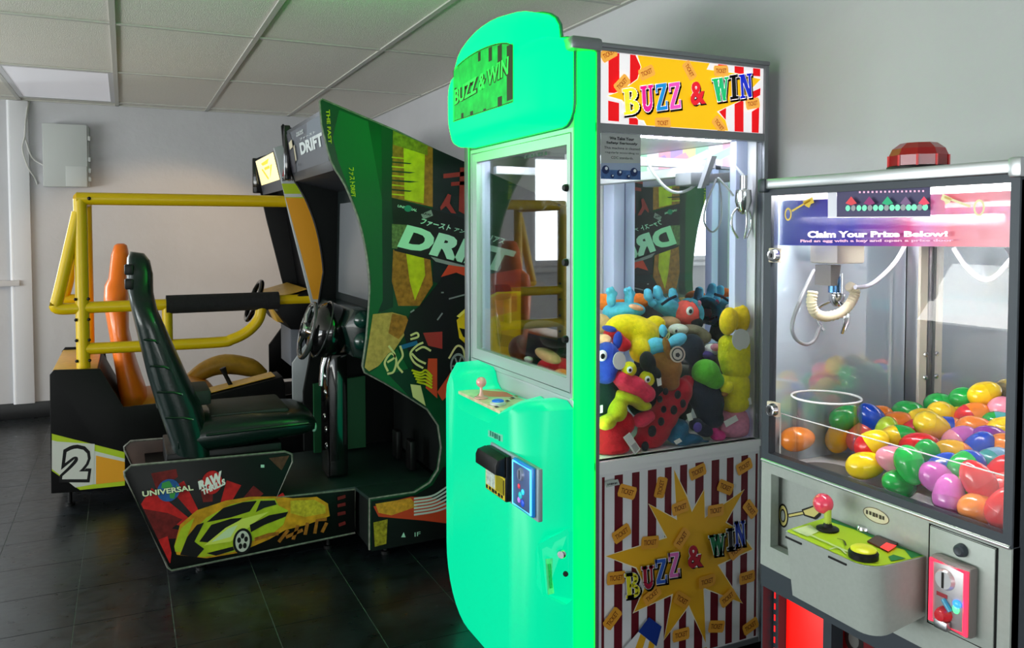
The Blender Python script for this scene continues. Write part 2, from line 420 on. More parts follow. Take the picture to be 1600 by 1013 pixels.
for i in range(i0, 12):
    for j in range(j0, 18):
        x = fx0 + i * TS; y = fy0 + j * TS
        if 0 <= i < 11 and 0 <= j < 17 and not (x + TS > XR or y + TS > YB - .001): continue
        x1 = min(x + TS, XR); y1 = min(y + TS, YB)
        if x1 - x < .02 or y1 - y < .02 or x < XL or y < YF: continue
        bm_box(bm, (x + .0011, y + .0011, -.002), (x1 - .0011, y1 - .0011, 0))
tag(from_bm('floor_tiles_beyond', bm, M_FT, fl), kind='stuff')

# ---- grey utility box on the back wall with its two cables
ub = thing('utility_box', 'pale grey plastic utility box mounted high on the back wall', 'utility box', (-.36, YB, 1.64))
M_UB = mat('pale_grey_plastic', (182, 186, 184), .5)
box('box_body', (-.50, YB - .075, 1.645), (-.215, YB, 2.08), M_UB, ub, .008)
box('box_door', (-.505, YB - .10, 1.64), (-.225, YB - .076, 2.085), M_UB, ub, .008)
box('cover_plate', (-.365, YB - .106, 1.645), (-.232, YB - .1, 1.79), mat('pale_grey_cover', (190, 194, 192), .5), ub, .003)
for z in (1.70, 1.76, 1.84, 1.99): box('hinge_lug', (-.226, YB - .094, z - .018), (-.205, YB - .062, z + .018), M_UB, ub, .006)
M_CAB = mat('grey_cable', (196, 196, 192), .5)
c1 = tube('wall_cable', [(-.585, YB - .012, 2.24), (-.60, YB - .04, 2.12), (-.615, YB - .045, 2.02), (-.60, YB - .045, 1.93), (-.57, YB - .02, 1.84), (-.507, YB - .03, 1.795)], .0055, M_CAB, None, 8, smooth_n=6)
tag(c1, 'thin grey cable running from the ceiling into the side of the utility box', 'cable')
c2 = tube('wall_cable', [(-.59, YB - .02, 2.235), (-.606, YB - .05, 2.10), (-.612, YB - .055, 2.0), (-.63, YB - .045, 1.90), (-.60, YB - .045, 1.78), (-.565, YB - .012, 1.71), (-.548, YB - .006, 1.66)], .0055, M_CAB, None, 8, smooth_n=6)
tag(c2, 'thin pale cable hanging loose beside the utility box, its end free', 'cable')
# ================================================================== STOCK-CAR STYLE DRIVING CABINET (roll cage, number 2)
def xz(px, y): return [(onY(u, v, y).x, onY(u, v, y).z) for u, v in px]
def loft(name, secs, m, parent, caps=True):
    bm = bmesh.new(); rings = [[bm.verts.new(p) for p in s] for s in secs]; n = len(rings[0])
    for A, B in zip(rings, rings[1:]):
        for k in range(n): bm.faces.new((A[k], A[(k + 1) % n], B[(k + 1) % n], B[k]))
    if caps: bm.faces.new(rings[0][::-1]); bm.faces.new(rings[-1])
    return from_bm(name, bm, m, parent, smooth=True, angle=60)
def rsec(c, a, b, ha, hb, n=20, e=3.2):
    """super-ellipse ring about c in the plane of unit vectors a, b"""
    out = []
    for k in range(n):
        t = 2 * PI * k / n; ct, st = math.cos(t), math.sin(t)
        out.append(Vector(c) + Vector(a) * (ha * math.copysign(abs(ct) ** (2 / e), ct)) + Vector(b) * (hb * math.copysign(abs(st) ** (2 / e), st)))
    return out
def wheel(parent, c, axis, r, tr, mrim, mhub, name='steering_wheel'):
    ax = Vector(axis).normalized(); u = ax.cross(Vector((0, 1, 0))).normalized(); v = ax.cross(u)
    C0 = Vector(c)
    o = tube(name, [C0 + (u * math.cos(2 * PI * k / 36) + v * math.sin(2 * PI * k / 36)) * r for k in range(36)], tr, mrim, parent, 10, True)
    bm = bmesh.new()
    for k in range(3):
        a = PI / 2 + k * 2 * PI / 3; d = u * math.cos(a) + v * math.sin(a)
        bm_tube(bm, [C0 + ax * .01 + d * .02, C0 + ax * .012 + d * (r * .6), C0 + d * (r * .97)], [tr * 1.2, tr * .9, tr * .8], 8)
    from_bm('spoke', bm, mhub, o, True, 50)
    lathe('hub', [(0, -.012), (.026, -.012), (.034, -.002), (.034, .02), (.028, .03)], C0, mhub, o, ax, 20)
    return o
nc = thing('racing_cabinet', 'driving arcade cabinet with yellow roll cage and number 2 on its black tail', 'arcade cabinet', (.3, 4.78, 0))
YEL = mat('yellow_powder_coat', (210, 176, 8), .35, spec=.35)
ORS = mat('orange_moulded_plastic', (240, 118, 22), .35, coat=.2)
GOLD = mat('yellow_gold_laminate', (206, 160, 50), .4, grain=.12, gscale=30)
yn, yf = 4.35, 5.20
base_o = [(-.333, .09), (-.328, .655), (-.312, .675), (-.115, .667), (-.018, .471), (.131, .474), (.60, .44), (.95, .40), (1.55, .40), (1.55, .06), (-.02, .068)]
prism('base_side_panel', base_o, 'Y', yn, yn + .022, SATINBLACK, nc, .004)
prism('base_side_panel', [(-.333, .09), (-.328, .655), (-.312, .675), (-.115, .667), (-.06, .30), (.3, .25), (.95, .30), (1.55, .40), (1.55, .06), (-.02, .068)], 'Y', yf - .022, yf, SATINBLACK, nc, .004)
prism('tail_box', [(-.325, .10), (-.32, .645), (-.125, .64), (-.03, .44), (-.03, .10)], 'Y', yn + .023, yf - .023, SATINBLACK, nc)
box('tail_top', (-.322, yn + .03, .646), (-.13, yf - .03, .662), GOLD, nc, .003)
box('deck', (-.03, yn + .023, .10), (1.54, yf - .023, .20), SATINBLACK, nc)
for cx in (-.26, .2, .8, 1.4):
    for cy in (yn + .08, yf - .08): lathe('levelling_foot', [(0, 0), (.022, 0), (.022, .01), (.01, .012), (.01, .1)], (cx, cy, 0), BLACK, nc, seg=12)
a = Art(lambda u, v: (u, yn, v), (0, -1, 0))
LIME = ink('lime', (176, 200, 40)); BONE = ink('bone_white', (206, 208, 200)); INKB = ink('black', (10, 10, 12)); AMB = ink('amber', (228, 158, 40)); GREY = ink('grey', (128, 130, 132))
px = lambda L: xz(L, yn)
a.poly(px([(81, 678), (195, 707), (195, 759), (125, 766), (81, 736)]), LIME)
a.poly(px([(81, 688), (195, 717), (195, 752), (118, 760), (81, 733)]), BONE)
a.poly(px([(150, 712), (195, 722), (195, 752), (150, 757)]), AMB)
a.poly(px([(86, 690), (148, 694), (146, 757), (118, 762), (84, 735)]), BONE)
q = px([(92, 754), (140, 754), (148, 695), (99, 695)])
a.quadtext('2', q, INKB, .13)
a.quadtext('2', px([(97, 749), (136, 749), (143, 701), (104, 701)]), BONE, .055)
a.build('number_graphic', nc)
# roll cage, tube by tube
yc, yc2, r = 4.45, 5.08, .031
tube('cage_tube', [(-.19, yc, .66), (-.19, yc, 1.486)], r, YEL, nc, 14)
tube('cage_tube', [(-.205, yc, 1.487), (.80, yc, 1.487)], r, YEL, nc, 14)
tube('cage_tube', [(-.19, yc2, .66), (-.19, yc2, 1.487)], r, YEL, nc, 14)
tube('cage_tube', [(-.19, yc, 1.487), (-.19, yc2, 1.487)], r, YEL, nc, 14)
for y in (yc, yc2):
    tube('cage_tube', [(-.20, y, 1.42), (-.29, y, 1.02), (-.305, y, .975), (-.285, y, .955), (-.19, y, .955)], r * .9, YEL, nc, 12, smooth_n=4)
mb = tube('cage_tube', [(-.19, yc, .957), (.99, yc, .957)], r * .92, YEL, nc, 14)
tube('foam_padding', [(.185, yc, .957), (.74, yc, .957)], .047, mat('black_foam', (12, 12, 13), .9, bump=.4, bscale=50), mb, 16)
tube('cage_tube', [(-.19, yc, .755), (.40, yc, .750), (.50, yc, .762), (.58, yc, .80), (.635, yc, .86), (.655, yc, .94)], r * .92, YEL, nc, 14, smooth_n=5)
tube('cage_tube', [(.19, yc, .95), (.19, yc, .755)], r * .8, YEL, nc, 12)
for (x, z) in ((-.19, 1.487), (-.19, 1.0), (-.19, .90), (-.19, .80), (-.19, .70)):
    for s in ((-1, 1) if z < 1.4 else (1,)): ell('bolt', (x + s * .028, yc - .022, z), (.008, .008, .008), BLACK, nc, u=10, v=6)
ell('bolt', (-.15, yc - r, 1.487), (.009, .006, .009), BLACK, nc, u=10, v=6)
# moulded bucket seat
ys = 4.86
S = []
for x, z, hx, hy in ((.02, .30, .08, .22), (.03, .45, .07, .24), (-.005, .62, .055, .24), (-.035, .80, .05, .23), (-.045, .95, .062, .21), (-.04, 1.04, .060, .18), (-.035, 1.075, .046, .11), (-.022, 1.20, .044, .095), (-.018, 1.252, .032, .07), (-.018, 1.262, .018, .05)):
    S.append(rsec((x, ys, z), (1, 0, 0), (0, 1, 0), hx, hy))
st = loft('bucket_seat', S, ORS, nc)
S = []
for x, z, hz, hy in ((-.02, .36, .09, .22), (.12, .36, .10, .25), (.24, .39, .13, .25), (.34, .40, .10, .24), (.42, .40, .07, .22), (.45, .40, .03, .18)):
    S.append(rsec((x, ys, z), (0, 1, 0), (0, 0, 1), hy, hz))
loft('seat_pan', S, mat('amber_seat_plastic', (214, 140, 30), .4), st)
bm = bmesh.new(); bm_ell(bm, (-.02, ys - .092, 1.15), (.012, .006, .012)); from_bm('belt_slot', bm, BLACK, st, True)
# gear console
gc = prism('console', [(.26, .20), (.26, .44), (.38, .475), (.755, .545), (.77, .50), (.77, .20)], 'Y', 4.44, 4.64, SATINBLACK, nc, .006)
prism('console_plate', [(.38, .481), (.72, .545), (.72, .549), (.38, .485)], 'Y', 4.47, 4.61, GOLD, gc)
tube('gear_lever', [(.50, 4.54, .505), (.475, 4.54, .56), (.46, 4.54, .60)], [.012, .011, .018], BLACK, gc, 10)
tube('dash_hump', [(.26, 4.98, .42), (.40, 4.98, .52), (.52, 4.98, .55), (.66, 4.98, .52), (.74, 4.98, .47)], [.03, .05, .06, .055, .03], GOLD, nc, 14, smooth_n=4)
# monitor cabinet
mon = [(.717, 1.765), (.735, 1.70), (.752, 1.61), (.80, 1.38), (.85, 1.17), (.90, .955), (.935, .80), (.80, .62), (.80, .40), (1.55, .40), (1.55, 1.30), (1.30, 1.55), (1.0, 1.75), (.80, 1.80)]
prism('cabinet_side', mon, 'Y', 4.40, 4.425, mat('silver_grey_laminate', (150, 156, 158), .45), nc, .004)
prism('cabinet_side', mon, 'Y', 5.175, 5.20, SATINBLACK, nc, .004)
prism('cabinet_body', [(.80, 1.745), (.83, 1.58), (.90, 1.50), (.98, .98), (1.02, .42), (1.54, .42), (1.54, 1.29), (1.0, 1.73)], 'Y', 4.426, 5.174, SATINBLACK, nc)
a = Art(lambda u, v: (u, 4.40, v), (0, -1, 0)); px = lambda L: xz(L, 4.40)
a.poly(px([(440, 287), (462, 287), (475, 310), (446, 309)]), LIME)
a.poly(px([(446, 309), (475, 310), (520, 340), (530, 468), (489, 468), (470, 395)]), AMB)
a.poly(px([(443, 303), (470, 303), (473, 308), (445, 308)]), ink('pale_grey', (200, 202, 200)))
RED = ink('red', (190, 24, 30)); NAVY = ink('dark_maroon', (40, 14, 20))
a.quadtext('EA', px([(441, 276), (456, 276), (454, 263), (443, 263)]), RED, .02)
a.quadtext('SPORTS', px([(440, 283), (470, 283), (469, 278), (441, 278)]), NAVY, .02)
a.build('side_graphic', nc)
# lit marquee
P = {k: Vector(v) for k, v in dict(ft=(.726, 5.165, 1.755), fb=(.762, 5.165, 1.60), nt=(.726, 4.435, 1.755), nb=(.762, 4.435, 1.60)).items()}
prism('marquee_box', [(.728, 1.757), (.764, 1.60), (.775, 1.55), (.83, 1.57), (.80, 1.75)], 'Y', 4.428, 5.172, mat('dark_grey_bezel', (62, 64, 72), .5), nc)
fm = lambda u, v: P['fb'].lerp(P['nb'], u).lerp(P['ft'].lerp(P['nt'], u), v)
n_ = Vector((-.97, 0, -.22)).normalized()
a = Art(fm, n_, .0008); MQ = ink('marquee_glow', (255, 240, 170), emit=.9)
a.poly([(.06, .04), (.93, .04), (.93, .97), (.06, .97)], MQ)
SK = ink('marquee_yellow', (250, 214, 60), emit=.5)
for q in ([(.3, .8), (.7, .85), (.6, .7), (.35, .7)], [(.25, .6), (.32, .6), (.5, .2), (.45, .15)], [(.7, .62), (.78, .62), (.62, .3), (.55, .2)], [(.4, .62), (.65, .62), (.65, .52), (.4, .52)]): a.poly(q, SK, False)
a.build('marquee', nc)
box('marquee_edge', (.715, 5.166, 1.56), (.775, 5.2, 1.775), GLOSSBLACK, nc, .006)
# dashboard and wheel
prism('dashboard', [(.74, .955), (.73, .90), (.80, .80), (.98, .78), (1.0, 1.0), (.90, 1.0)], 'Y', 4.43, 5.17, SATINBLACK, nc, .008)
prism('dash_plate', [(.732, .962), (.90, 1.008), (.90, 1.012), (.73, .967)], 'Y', 4.5, 5.1, GOLD, nc)
prism('speaker_housing', [(.72, .90), (.76, .965), (.80, .955), (.80, .82), (.75, .83)], 'Y', 4.55, 4.72, GOLD, nc, .006)
prism('coin_box', [(.80, .80), (.80, .60), (.90, .52), (.98, .52), (.98, .80)], 'Y', 4.45, 4.75, mat('slate_plastic', (84, 88, 96), .5), nc, .008)
wheel(nc, (.665, 4.82, .93), (-.93, 0, .36), .115, .014, GLOSSBLACK, BLACK)
tube('steering_column', [(.665, 4.82, .93), (.80, 4.82, .88)], .03, BLACK, nc, 12)
sp_ = bpy.data.lights.new('marquee_lamp', 'SPOT'); sp_.energy = 30; sp_.color = (1.0, .66, .34); sp_.spot_size = math.radians(84); sp_.spot_blend = .35; sp_.shadow_soft_size = .06
so = bpy.data.objects.new('marquee_lamp', sp_); COL.objects.link(so); so.parent = nc; so.location = Vector((.715, 5.26, 1.66)) - org(nc)
so.rotation_euler = Vector((-.22, .80, -.52)).to_track_quat('-Z', 'Y').to_euler()
# ================================================================== GREEN STREET-RACING CABINET
dr = thing('driving_cabinet', 'tall green street-racing driving cabinet with dark green bucket seat', 'arcade cabinet', (.9, 3.55, 0))
yn, yf = 3.13, 3.98
EDGE = mat('worn_edge_moulding', (104, 106, 96), .5, grain=.4, gscale=60)
up_px = [(503, 155), (500, 158), (503, 195), (518, 252), (540, 290), (560, 340), (572, 390), (578, 440), (577, 480), (573, 530), (567, 573), (570, 582), (600, 598), (640, 622), (668, 640), (685, 665), (690, 700), (685, 735), (672, 755), (648, 770), (578, 780), (578, 860)]
up = xz(up_px, yn)
up = sm2(up[2:10], 3)[:-1] + up[9:]
top = xz([(503, 155), (500, 158)], yn)
panel = top + up + [(1.80, .06), (1.80, 1.36), (1.276, 1.607), (.988, 1.727)]
prism('side_panel', panel, 'Y', yn, yn + .03, mat('green_print_laminate', (2, 58, 30), .4, spec=.2, grain=.15, gscale=6), dr, .003)
far = [p for p in panel if p[1] > .78 and p[0] < 1.0]
farp = top + up[:16] + [(.80, .70), (.77, .55), (.77, .26), (.86, .25), (.865, .05), (1.80, .06), (1.80, 1.36), (1.276, 1.607), (.988, 1.727)]
farp = [p for i, p in enumerate(farp) if not (i > 2 and i < len(farp) - 9 and p[1] < .785)]
prism('side_panel', farp, 'Y', yf - .03, yf, mat('dark_green_black_laminate', (8, 12, 12), .75, spec=.15), dr, .003)
tube('edge_moulding', [(x, yn + .004, z) for x, z in panel[:len(panel) - 4]], .005, EDGE, dr, 6)
tube('edge_moulding', [(1.80, yn + .004, 1.36), (1.276, yn + .004, 1.607), (.988, yn + .004, 1.727), (panel[0][0], yn + .004, panel[0][1])], .005, EDGE, dr, 6)
tube('edge_moulding', [(x, yf - .026, z) for x, z in farp[:len(farp) - 8]], .006, BLACK, dr, 6)
# main carcass behind the screen, pedal box, base
M_INT = mat('dark_interior', (10, 16, 15), .6, spec=.25)
prism('cabinet_body', [(1.02, 1.70), (1.12, 1.02), (1.12, .80), (1.22, .62), (1.22, .26), (1.79, .26), (1.79, 1.35), (1.27, 1.58)], 'Y', yn + .031, yf - .031, M_INT, dr)
box('cabinet_base', (.868, yn + .031, .05), (1.79, yf - .031, .255), M_INT, dr)
M_DECK = mat('dark_deck_rubber', (16, 40, 36), .5, grain=.2, gscale=20)
box('deck', (.52, 3.302, .245), (1.20, yf - .04, .262), M_DECK, dr, .003)
prism('deck_step', [(.852, 3.302), (.868, yn + .001), (1.20, yn + .001), (1.20, 3.302)], 'Z', .247, .261, M_DECK, dr)
# marquee
prism('marquee_box', [(.70, 1.80), (.728, 1.598), (.74, 1.565), (1.05, 1.50), (1.05, 1.70), (.75, 1.795)], 'Y', yn + .031, yf - .031, mat('marquee_shell', (40, 42, 48), .4), dr, .004)
mq = lambda u, v: Vector((.699 + .028 * (1 - v) - .0, yf - .031 - u * (yf - yn - .062), 1.598 + .20 * v))
a = Art(mq, (-.99, 0, -.14), .0008)
a.poly([(.02, .02), (.985, .02), (.985, .93), (.02, .93)], ink('marquee_grey', (78, 82, 90), rough=.35))
MW = ink('marquee_white', (196, 204, 204)); MD = ink('marquee_dark', (38, 36, 44)); MGB = ink('marquee_blue_grey', (98, 106, 116))
a.poly([(.55, .55), (.985, .55), (.985, .93), (.62, .93)], MGB)
a.poly([(.02, .02), (.16, .02), (.20, .5), (.13, .93), (.02, .93)], MD)
a.recttext('DRIFT', .36, .34, .93, .60, MW, .05, .0)
a.recttext('ファースト', .40, .64, .80, .69, MW, .02); a.recttext('THE FAST', .33, .80, .52, .84, MW, .02); a.recttext('FURIOUS', .33, .75, .52, .79, MW, .02)
for k, (u0, v0, u1, v1) in enumerate([(.14, .2, .19, .52), (.21, .25, .24, .62), (.27, .12, .3, .2), (.10, .55, .2, .75)]):
    a.poly([(u0, v0), (u1, v0 + .03), (u1, v1), (u0, v1 - .04)], ink('marquee_cream', (190, 180, 150)) if k % 2 else MD)
a.build('marquee', dr)
box('marquee_edge', (.688, yf - .05, 1.57), (.72, yf - .02, 1.83), GLOSSBLACK, dr, .008)
# screen
prism('screen_bezel', [(.945, 1.52), (.93, 1.02), (.93, .99), (1.11, .99), (1.11, 1.52)], 'Y', yn + .031, yf - .031, mat('bezel_teal_black', (12, 22, 22), .6, spec=.2), dr, .004)
mesh('screen', [(.9275, 3.22, 1.035), (.9275, 3.885, 1.035), (.940, 3.885, 1.46), (.940, 3.22, 1.46)], [(0, 1, 2, 3)], mat('screen_reflection_grey', (112, 116, 120), .25), dr)  # switched-off screen; the room's reflection is put into its grey base colour
# dashboard
prism('dashboard', [(.86, 1.0), (.82, .93), (.86, .80), (1.10, .72), (1.12, 1.0)], 'Y', yn + .20, yf - .031, mat('dash_green_black', (12, 34, 30), .25, coat=.3), dr, .015)
for z, rr in ((.955, .05), (.865, .055)): ell('dash_pod', (.90, 3.40, z), (.06, .10, rr), mat('dash_green_gloss', (14, 58, 48), .2, coat=.4), dr)
lathe('column_cowl', [(0, .09), (.08, .085), (.115, .05), (.12, 0), (.10, -.05), (0, -.07)], (.80, 3.5, .895), GLOSSBLACK, dr, (-.95, 0, .3), 28, 60)
tube('cowl_trim', [Vector((.765, 3.5, .905)) + Vector((.04 * math.sin(t), .115 * math.cos(t), .118 * math.sin(t))) for t in [2 * PI * k / 28 for k in range(28)]], .0045, mat('dark_gloss_trim', (40, 44, 44), .2, coat=.5), dr, 6, True)
wheel(dr, (.715, 3.56, .895), (-.965, 0, .26), .118, .011, mat('wheel_rim_grip', (60, 64, 64), .25, coat=.6), CHROME)
tube('steering_column', [(.715, 3.56, .895), (.82, 3.56, .86)], .035, GLOSSBLACK, dr, 14)
# gear shifter tower with bright buttons, pedals
tw = prism('shifter_tower', [(.775, .27), (.775, .74), (.79, .80), (.86, .80), (.86, .27)], 'Y', 3.44, 3.60, GLOSSBLACK, dr, .012)
tube('gear_lever', [(.785, 3.50, .80), (.765, 3.50, .74), (.757, 3.50, .66)], [.018, .012, .011], CHROME, tw, 10)
for z in (.70, .63, .52, .47, .40):
    ell('button', (.774, 3.49 + .03 * math.sin(z * 40), z), (.008, .014, .014), CHROME, tw, (0, 0, 0), 12, 8)
prism('inner_divider', [(.80, .27), (.80, .60), (1.05, .62), (1.05, .27)], 'Y', 3.86, 3.88, mat('green_light_panel', (10, 84, 44), .4), dr)  # green light reflected in the foot well is put into this panel's colour
for y in (3.42, 3.62): box('pedal', (1.12, y - .035, .27), (1.15, y + .035, .40), BLACK, dr, .006)
# seat base: two printed side boards, body between
sb_px = [(195, 745), (194, 738), (205, 728), (445, 706), (456, 710), (457, 722), (432, 778), (555, 765), (555, 833), (268, 892), (262, 887)]
sb = xz(sb_px, 3.30)
prism('seat_base_panel', sb, 'Y', 3.30, 3.318, mat('black_print_laminate', (9, 10, 10), .4, spec=.2), dr, .003)
tube('edge_moulding', [(x, 3.302, z) for x, z in sb], .0045, EDGE, dr, 6, True)
prism('seat_base_panel', sb, 'Y', 3.69, 3.708, mat('brown_worn_laminate', (64, 44, 34), .5, grain=.3, gscale=12), dr, .003)
tube('edge_moulding', [(x, 3.69, z) for x, z in sb], .0045, EDGE, dr, 6, True)
prism('seat_base_body', [(.16, .07), (.06, .40), (.56, .40), (.52, .255), (.845, .243), (.845, .08)], 'Y', 3.319, 3.689, SATINBLACK, dr)
for cx, cy in ((.25, 3.36), (.25, 3.64), (.75, 3.36), (.75, 3.64), (.95, 3.2), (1.7, 3.2), (.95, 3.9), (1.7, 3.9)):
    lathe('levelling_foot', [(0, 0), (.02, 0), (.02, .012), (.009, .014), (.009, .06)], (cx, cy, 0), BLACK, dr, seg=12)
# bucket seat
VIN = mat('dark_green_vinyl', (5, 26, 22), .3, coat=.15, spec=.35, bump=.08, bscale=120)
VINK = mat('black_seat_insert', (22, 26, 26), .6, grain=.25, gscale=40)
back = [(.155, .46, .30, .205), (.125, .56, .29, .21), (.095, .66, .265, .212), (.07, .76, .22, .21), (.05, .86, .18, .205), (.03, .96, .14, .20), (.017, 1.03, .112, .195), (.010, 1.075, .104, .155), (.006, 1.10, .100, .12), (.004, 1.17, .10, .115), (.008, 1.22, .09, .10), (.02, 1.245, .07, .07)]
yc = 3.505; S = []
for x0, z, x1, hy in back: S.append(rsec(((x0 + x1) / 2, yc, z), (1, 0, -.15), (0, 1, 0), (x1 - x0) / 2, hy, 24, 3.6))
bk = loft('backrest', S, VIN, dr)
for z, hx, dx in ((.62, .012, .10), (.72, .01, .08), (.82, .01, .06), (.92, .01, .045)):   # upholstery pleats on the near flank
    x0 = np.interp(z, [b[1] for b in back], [b[0] for b in back]); x1 = np.interp(z, [b[1] for b in back], [b[2] for b in back])
    tube('pleat', [(x0 + .02, yc - .209, z + .006), ((x0 + x1) / 2, yc - .213, z), (x1 - .05, yc - .207, z - .012)], .0045, VIN, bk, 6)
box('back_insert', (.10, yc - .11, .64), (.30, yc + .11, .70), VINK, bk, .01)
for z in (1.185, 1.13): box('belt_slot', (-.002, yc - .118, z - .022), (.03, yc - .06, z + .018), BLACK, bk, .006)
cs = loft('seat_cushion', [rsec((x, yc, z), (0, 1, 0), (0, 0, 1), hy, hz, 24, 3.0) for x, z, hz, hy in ((.17, .525, .06, .20), (.28, .53, .075, .21), (.42, .535, .07, .212), (.56, .54, .06, .212), (.65, .54, .053, .205), (.69, .535, .04, .19), (.705, .53, .02, .16))], VIN, dr)
box('cushion_insert', (.29, yc - .135, .575), (.60, yc + .18, .607), VINK, cs, .014)
tube('piping', [(.27, yc - .213, .545), (.42, yc - .215, .548), (.56, yc - .215, .55), (.66, yc - .207, .55)], .006, VIN, cs, 6, smooth_n=4)
box('seat_mount', (.13, yc - .17, .40), (.56, yc + .17, .475), BLACK, dr, .006)
ell('cushion_badge', (.69, yc - .17, .525), (.012, .016, .022), mat('pearl_green', (150, 200, 180), .2), cs)

# ---- printed artwork, near side of the tower
a = Art(lambda u, v: (u, yn, v), (0, -1, 0), .0003); px = lambda L: xz(L, yn)
DG = ink('deep_green', (2, 40, 26)); MG = ink('mid_green', (3, 80, 40)); Y1 = ink('acid_yellow', (188, 178, 16), grain=.2, gscale=30); O1 = ink('burnt_orange', (150, 92, 26), grain=.35, gscale=60)
K1 = ink('blue_black', (16, 26, 28)); K2 = ink('ink_black', (8, 10, 11)); MINT = ink('mint_white', (168, 214, 190)); R1 = ink('brick_red', (150, 44, 40)); R2c = ink('flame_red', (196, 62, 34)); TAN = ink('tan', (176, 138, 70), grain=.2); CRM = ink('cream', (204, 190, 130)); GRY = ink('mid_grey', (130, 134, 134))
a.poly(px([(530, 172), (575, 190), (600, 330), (598, 480), (582, 530), (574, 530), (580, 440), (574, 390), (562, 340), (545, 295), (528, 250), (520, 215)]), MG)
a.poly(px([(596, 196), (614, 204), (614, 480), (590, 490), (598, 470)]), DG)
a.poly(px([(614, 204), (680, 233), (682, 325), (612, 309)]), O1)
a.poly(px([(630, 211), (664, 226), (662, 318), (632, 312)]), Y1)
a.poly(px([(614, 204), (668, 228), (668, 243), (614, 226)]), ink('olive', (120, 116, 22), grain=.4, gscale=60))
a.poly(px([(676, 231), (900, 330), (900, 520), (676, 440)]), K1)
a.poly(px([(614, 390), (672, 404), (676, 445), (655, 478), (622, 478), (612, 440)]), O1)
a.poly(px([(634, 395), (662, 402), (664, 430), (648, 470), (640, 440)]), Y1)
for k in range(9):
    yy = 245 + k * 7.2; a.poly(px([(612, yy), (640 + (k * 37 % 17), yy + 3), (640, yy + 4.5), (612, yy + 2)]), DG if k % 2 else Y1, False)
a.layer += 1
# banner
a.poly(px([(612, 309), (900, 392), (900, 470), (728, 420), (616, 392)]), K2)
a.poly(px([(612, 350), (640, 352), (620, 389), (612, 388)]), ink('olive_streak', (88, 100, 60), grain=.5, gscale=80))
def slant(t, x0, x1, y0, y1, m, b, sh=.42):
    """lettering that follows the tilted banner: x along the photo banner, rows sheared"""
    sl = (420 - 345) / 228 * .78
    f = lambda x, y: (x, y + (x - 622) * .245)
    a.quadtext(t, px([f(x0, y1), f(x1 - (y1 - y0) * sh, y1), f(x1, y0), f(x0 + (y1 - y0) * sh, y0)]), m, b)
slant('DRIFT', 620, 806, 348, 386, MINT, .055)
slant('ファースト', 655, 706, 332, 342, MINT, .03); slant('アンド', 708, 735, 334, 340, MINT, .02); slant('フュリアス', 740, 790, 332, 342, MINT, .03)
slant('UNIVERSAL', 620, 652, 320, 324, MINT, .03); a.ellipse(*px([(637, 326)])[0], .016, .013, ink('teal_globe', (30, 120, 100)))
a.poly(px([(657, 335), (673, 328), (676, 337), (661, 343)]), GRY); slant('RAW', 659, 673, 322, 326, K2, .03, .1)
a.poly(px([(672, 401), (728, 416), (728, 421), (680, 409)]), GRY)
# brush character
for L in ([(692, 272), (728, 268), (728, 275), (692, 279)], [(704, 285), (727, 283), (727, 289), (704, 291)], [(718, 262), (727, 262), (727, 336), (716, 330)], [(699, 303), (704, 305), (702, 318), (712, 334), (704, 333), (696, 322), (688, 329), (687, 324)]): a.poly(px(L), R1, False)
a.layer += 1
# dark car, ground colours, pinstripe ornaments
a.poly(px([(688, 433), (700, 414), (728, 418), (760, 430), (760, 445), (712, 426)]), R2c)
a.poly(px([(582, 491), (612, 488), (634, 494), (640, 510), (612, 552), (590, 572), (576, 580), (569, 574), (576, 530)]), TAN)
a.poly(px([(612, 490), (634, 494), (640, 508), (622, 530), (606, 520)]), O1)
a.poly(px([(590, 573), (606, 552), (620, 545), (650, 600), (660, 632), (640, 620), (600, 597), (576, 583)]), MG)
a.poly(px([(606, 585), (640, 575), (664, 636), (640, 621)]), DG)
a.poly(px([(655, 478), (690, 434), (712, 426), (760, 445), (760, 560), (700, 610), (655, 600), (640, 560), (630, 520), (640, 490)]), K2)
a.poly(px([(660, 520), (690, 518), (690, 545), (668, 540)]), R1)
a.poly(px([(668, 560), (682, 560), (682, 622), (664, 606)]), R2c); a.poly(px([(682, 612), (704, 580), (704, 612), (690, 626)]), R2c)
a.poly(px([(640, 600), (656, 602), (664, 634), (644, 620)]), CRM)
a.poly(px([(622, 540), (650, 532), (652, 538), (626, 546)]), ink('blue', (20, 84, 130)))
a.poly(px([(712, 494), (730, 478), (730, 504)]), ink('headlamp_yellow', (226, 206, 90)))
for L in ([(660, 535), (650, 540), (640, 552), (646, 566), (660, 575)], [(672, 548), (660, 542), (648, 548)], [(664, 568), (652, 562), (642, 552)], [(605, 580), (600, 566), (610, 552), (618, 562), (614, 580), (604, 584)], [(606, 540), (616, 556), (604, 566)], [(628, 582), (620, 570), (628, 556), (624, 540)], [(700, 560), (712, 541), (722, 545), (726, 566)], [(640, 524), (650, 520), (652, 526), (640, 530)]):
    a.stroke(sm2(px(L), 5), .0085, CRM, False)
for k in range(5): a.stroke(sm2(px([(642 + k * 2, 578 + k * 4.5), (656, 582 + k * 4), (664, 578 + k * 5.5), (674, 588 + k * 4.5)]), 4), .008, Y1, False)
for L in ([(700, 467), (726, 460)], [(682, 500), (690, 489)], [(688, 457), (692, 457)], [(640, 488), (646, 484)]): a.stroke(px(L), .006, GRY, False)
a.layer += 1
a.poly(px([(740, 432), (812, 420), (812, 458), (744, 464)]), ink('rival_red', (150, 40, 34), grain=.2))
CY = ink('rival_yellow', (214, 176, 20), grain=.2, gscale=20); CO = ink('rival_orange', (214, 138, 40), grain=.25, gscale=20)
a.poly(px([(712, 500), (740, 474), (775, 456), (812, 455), (812, 566), (775, 562), (738, 548), (716, 528)]), CY)
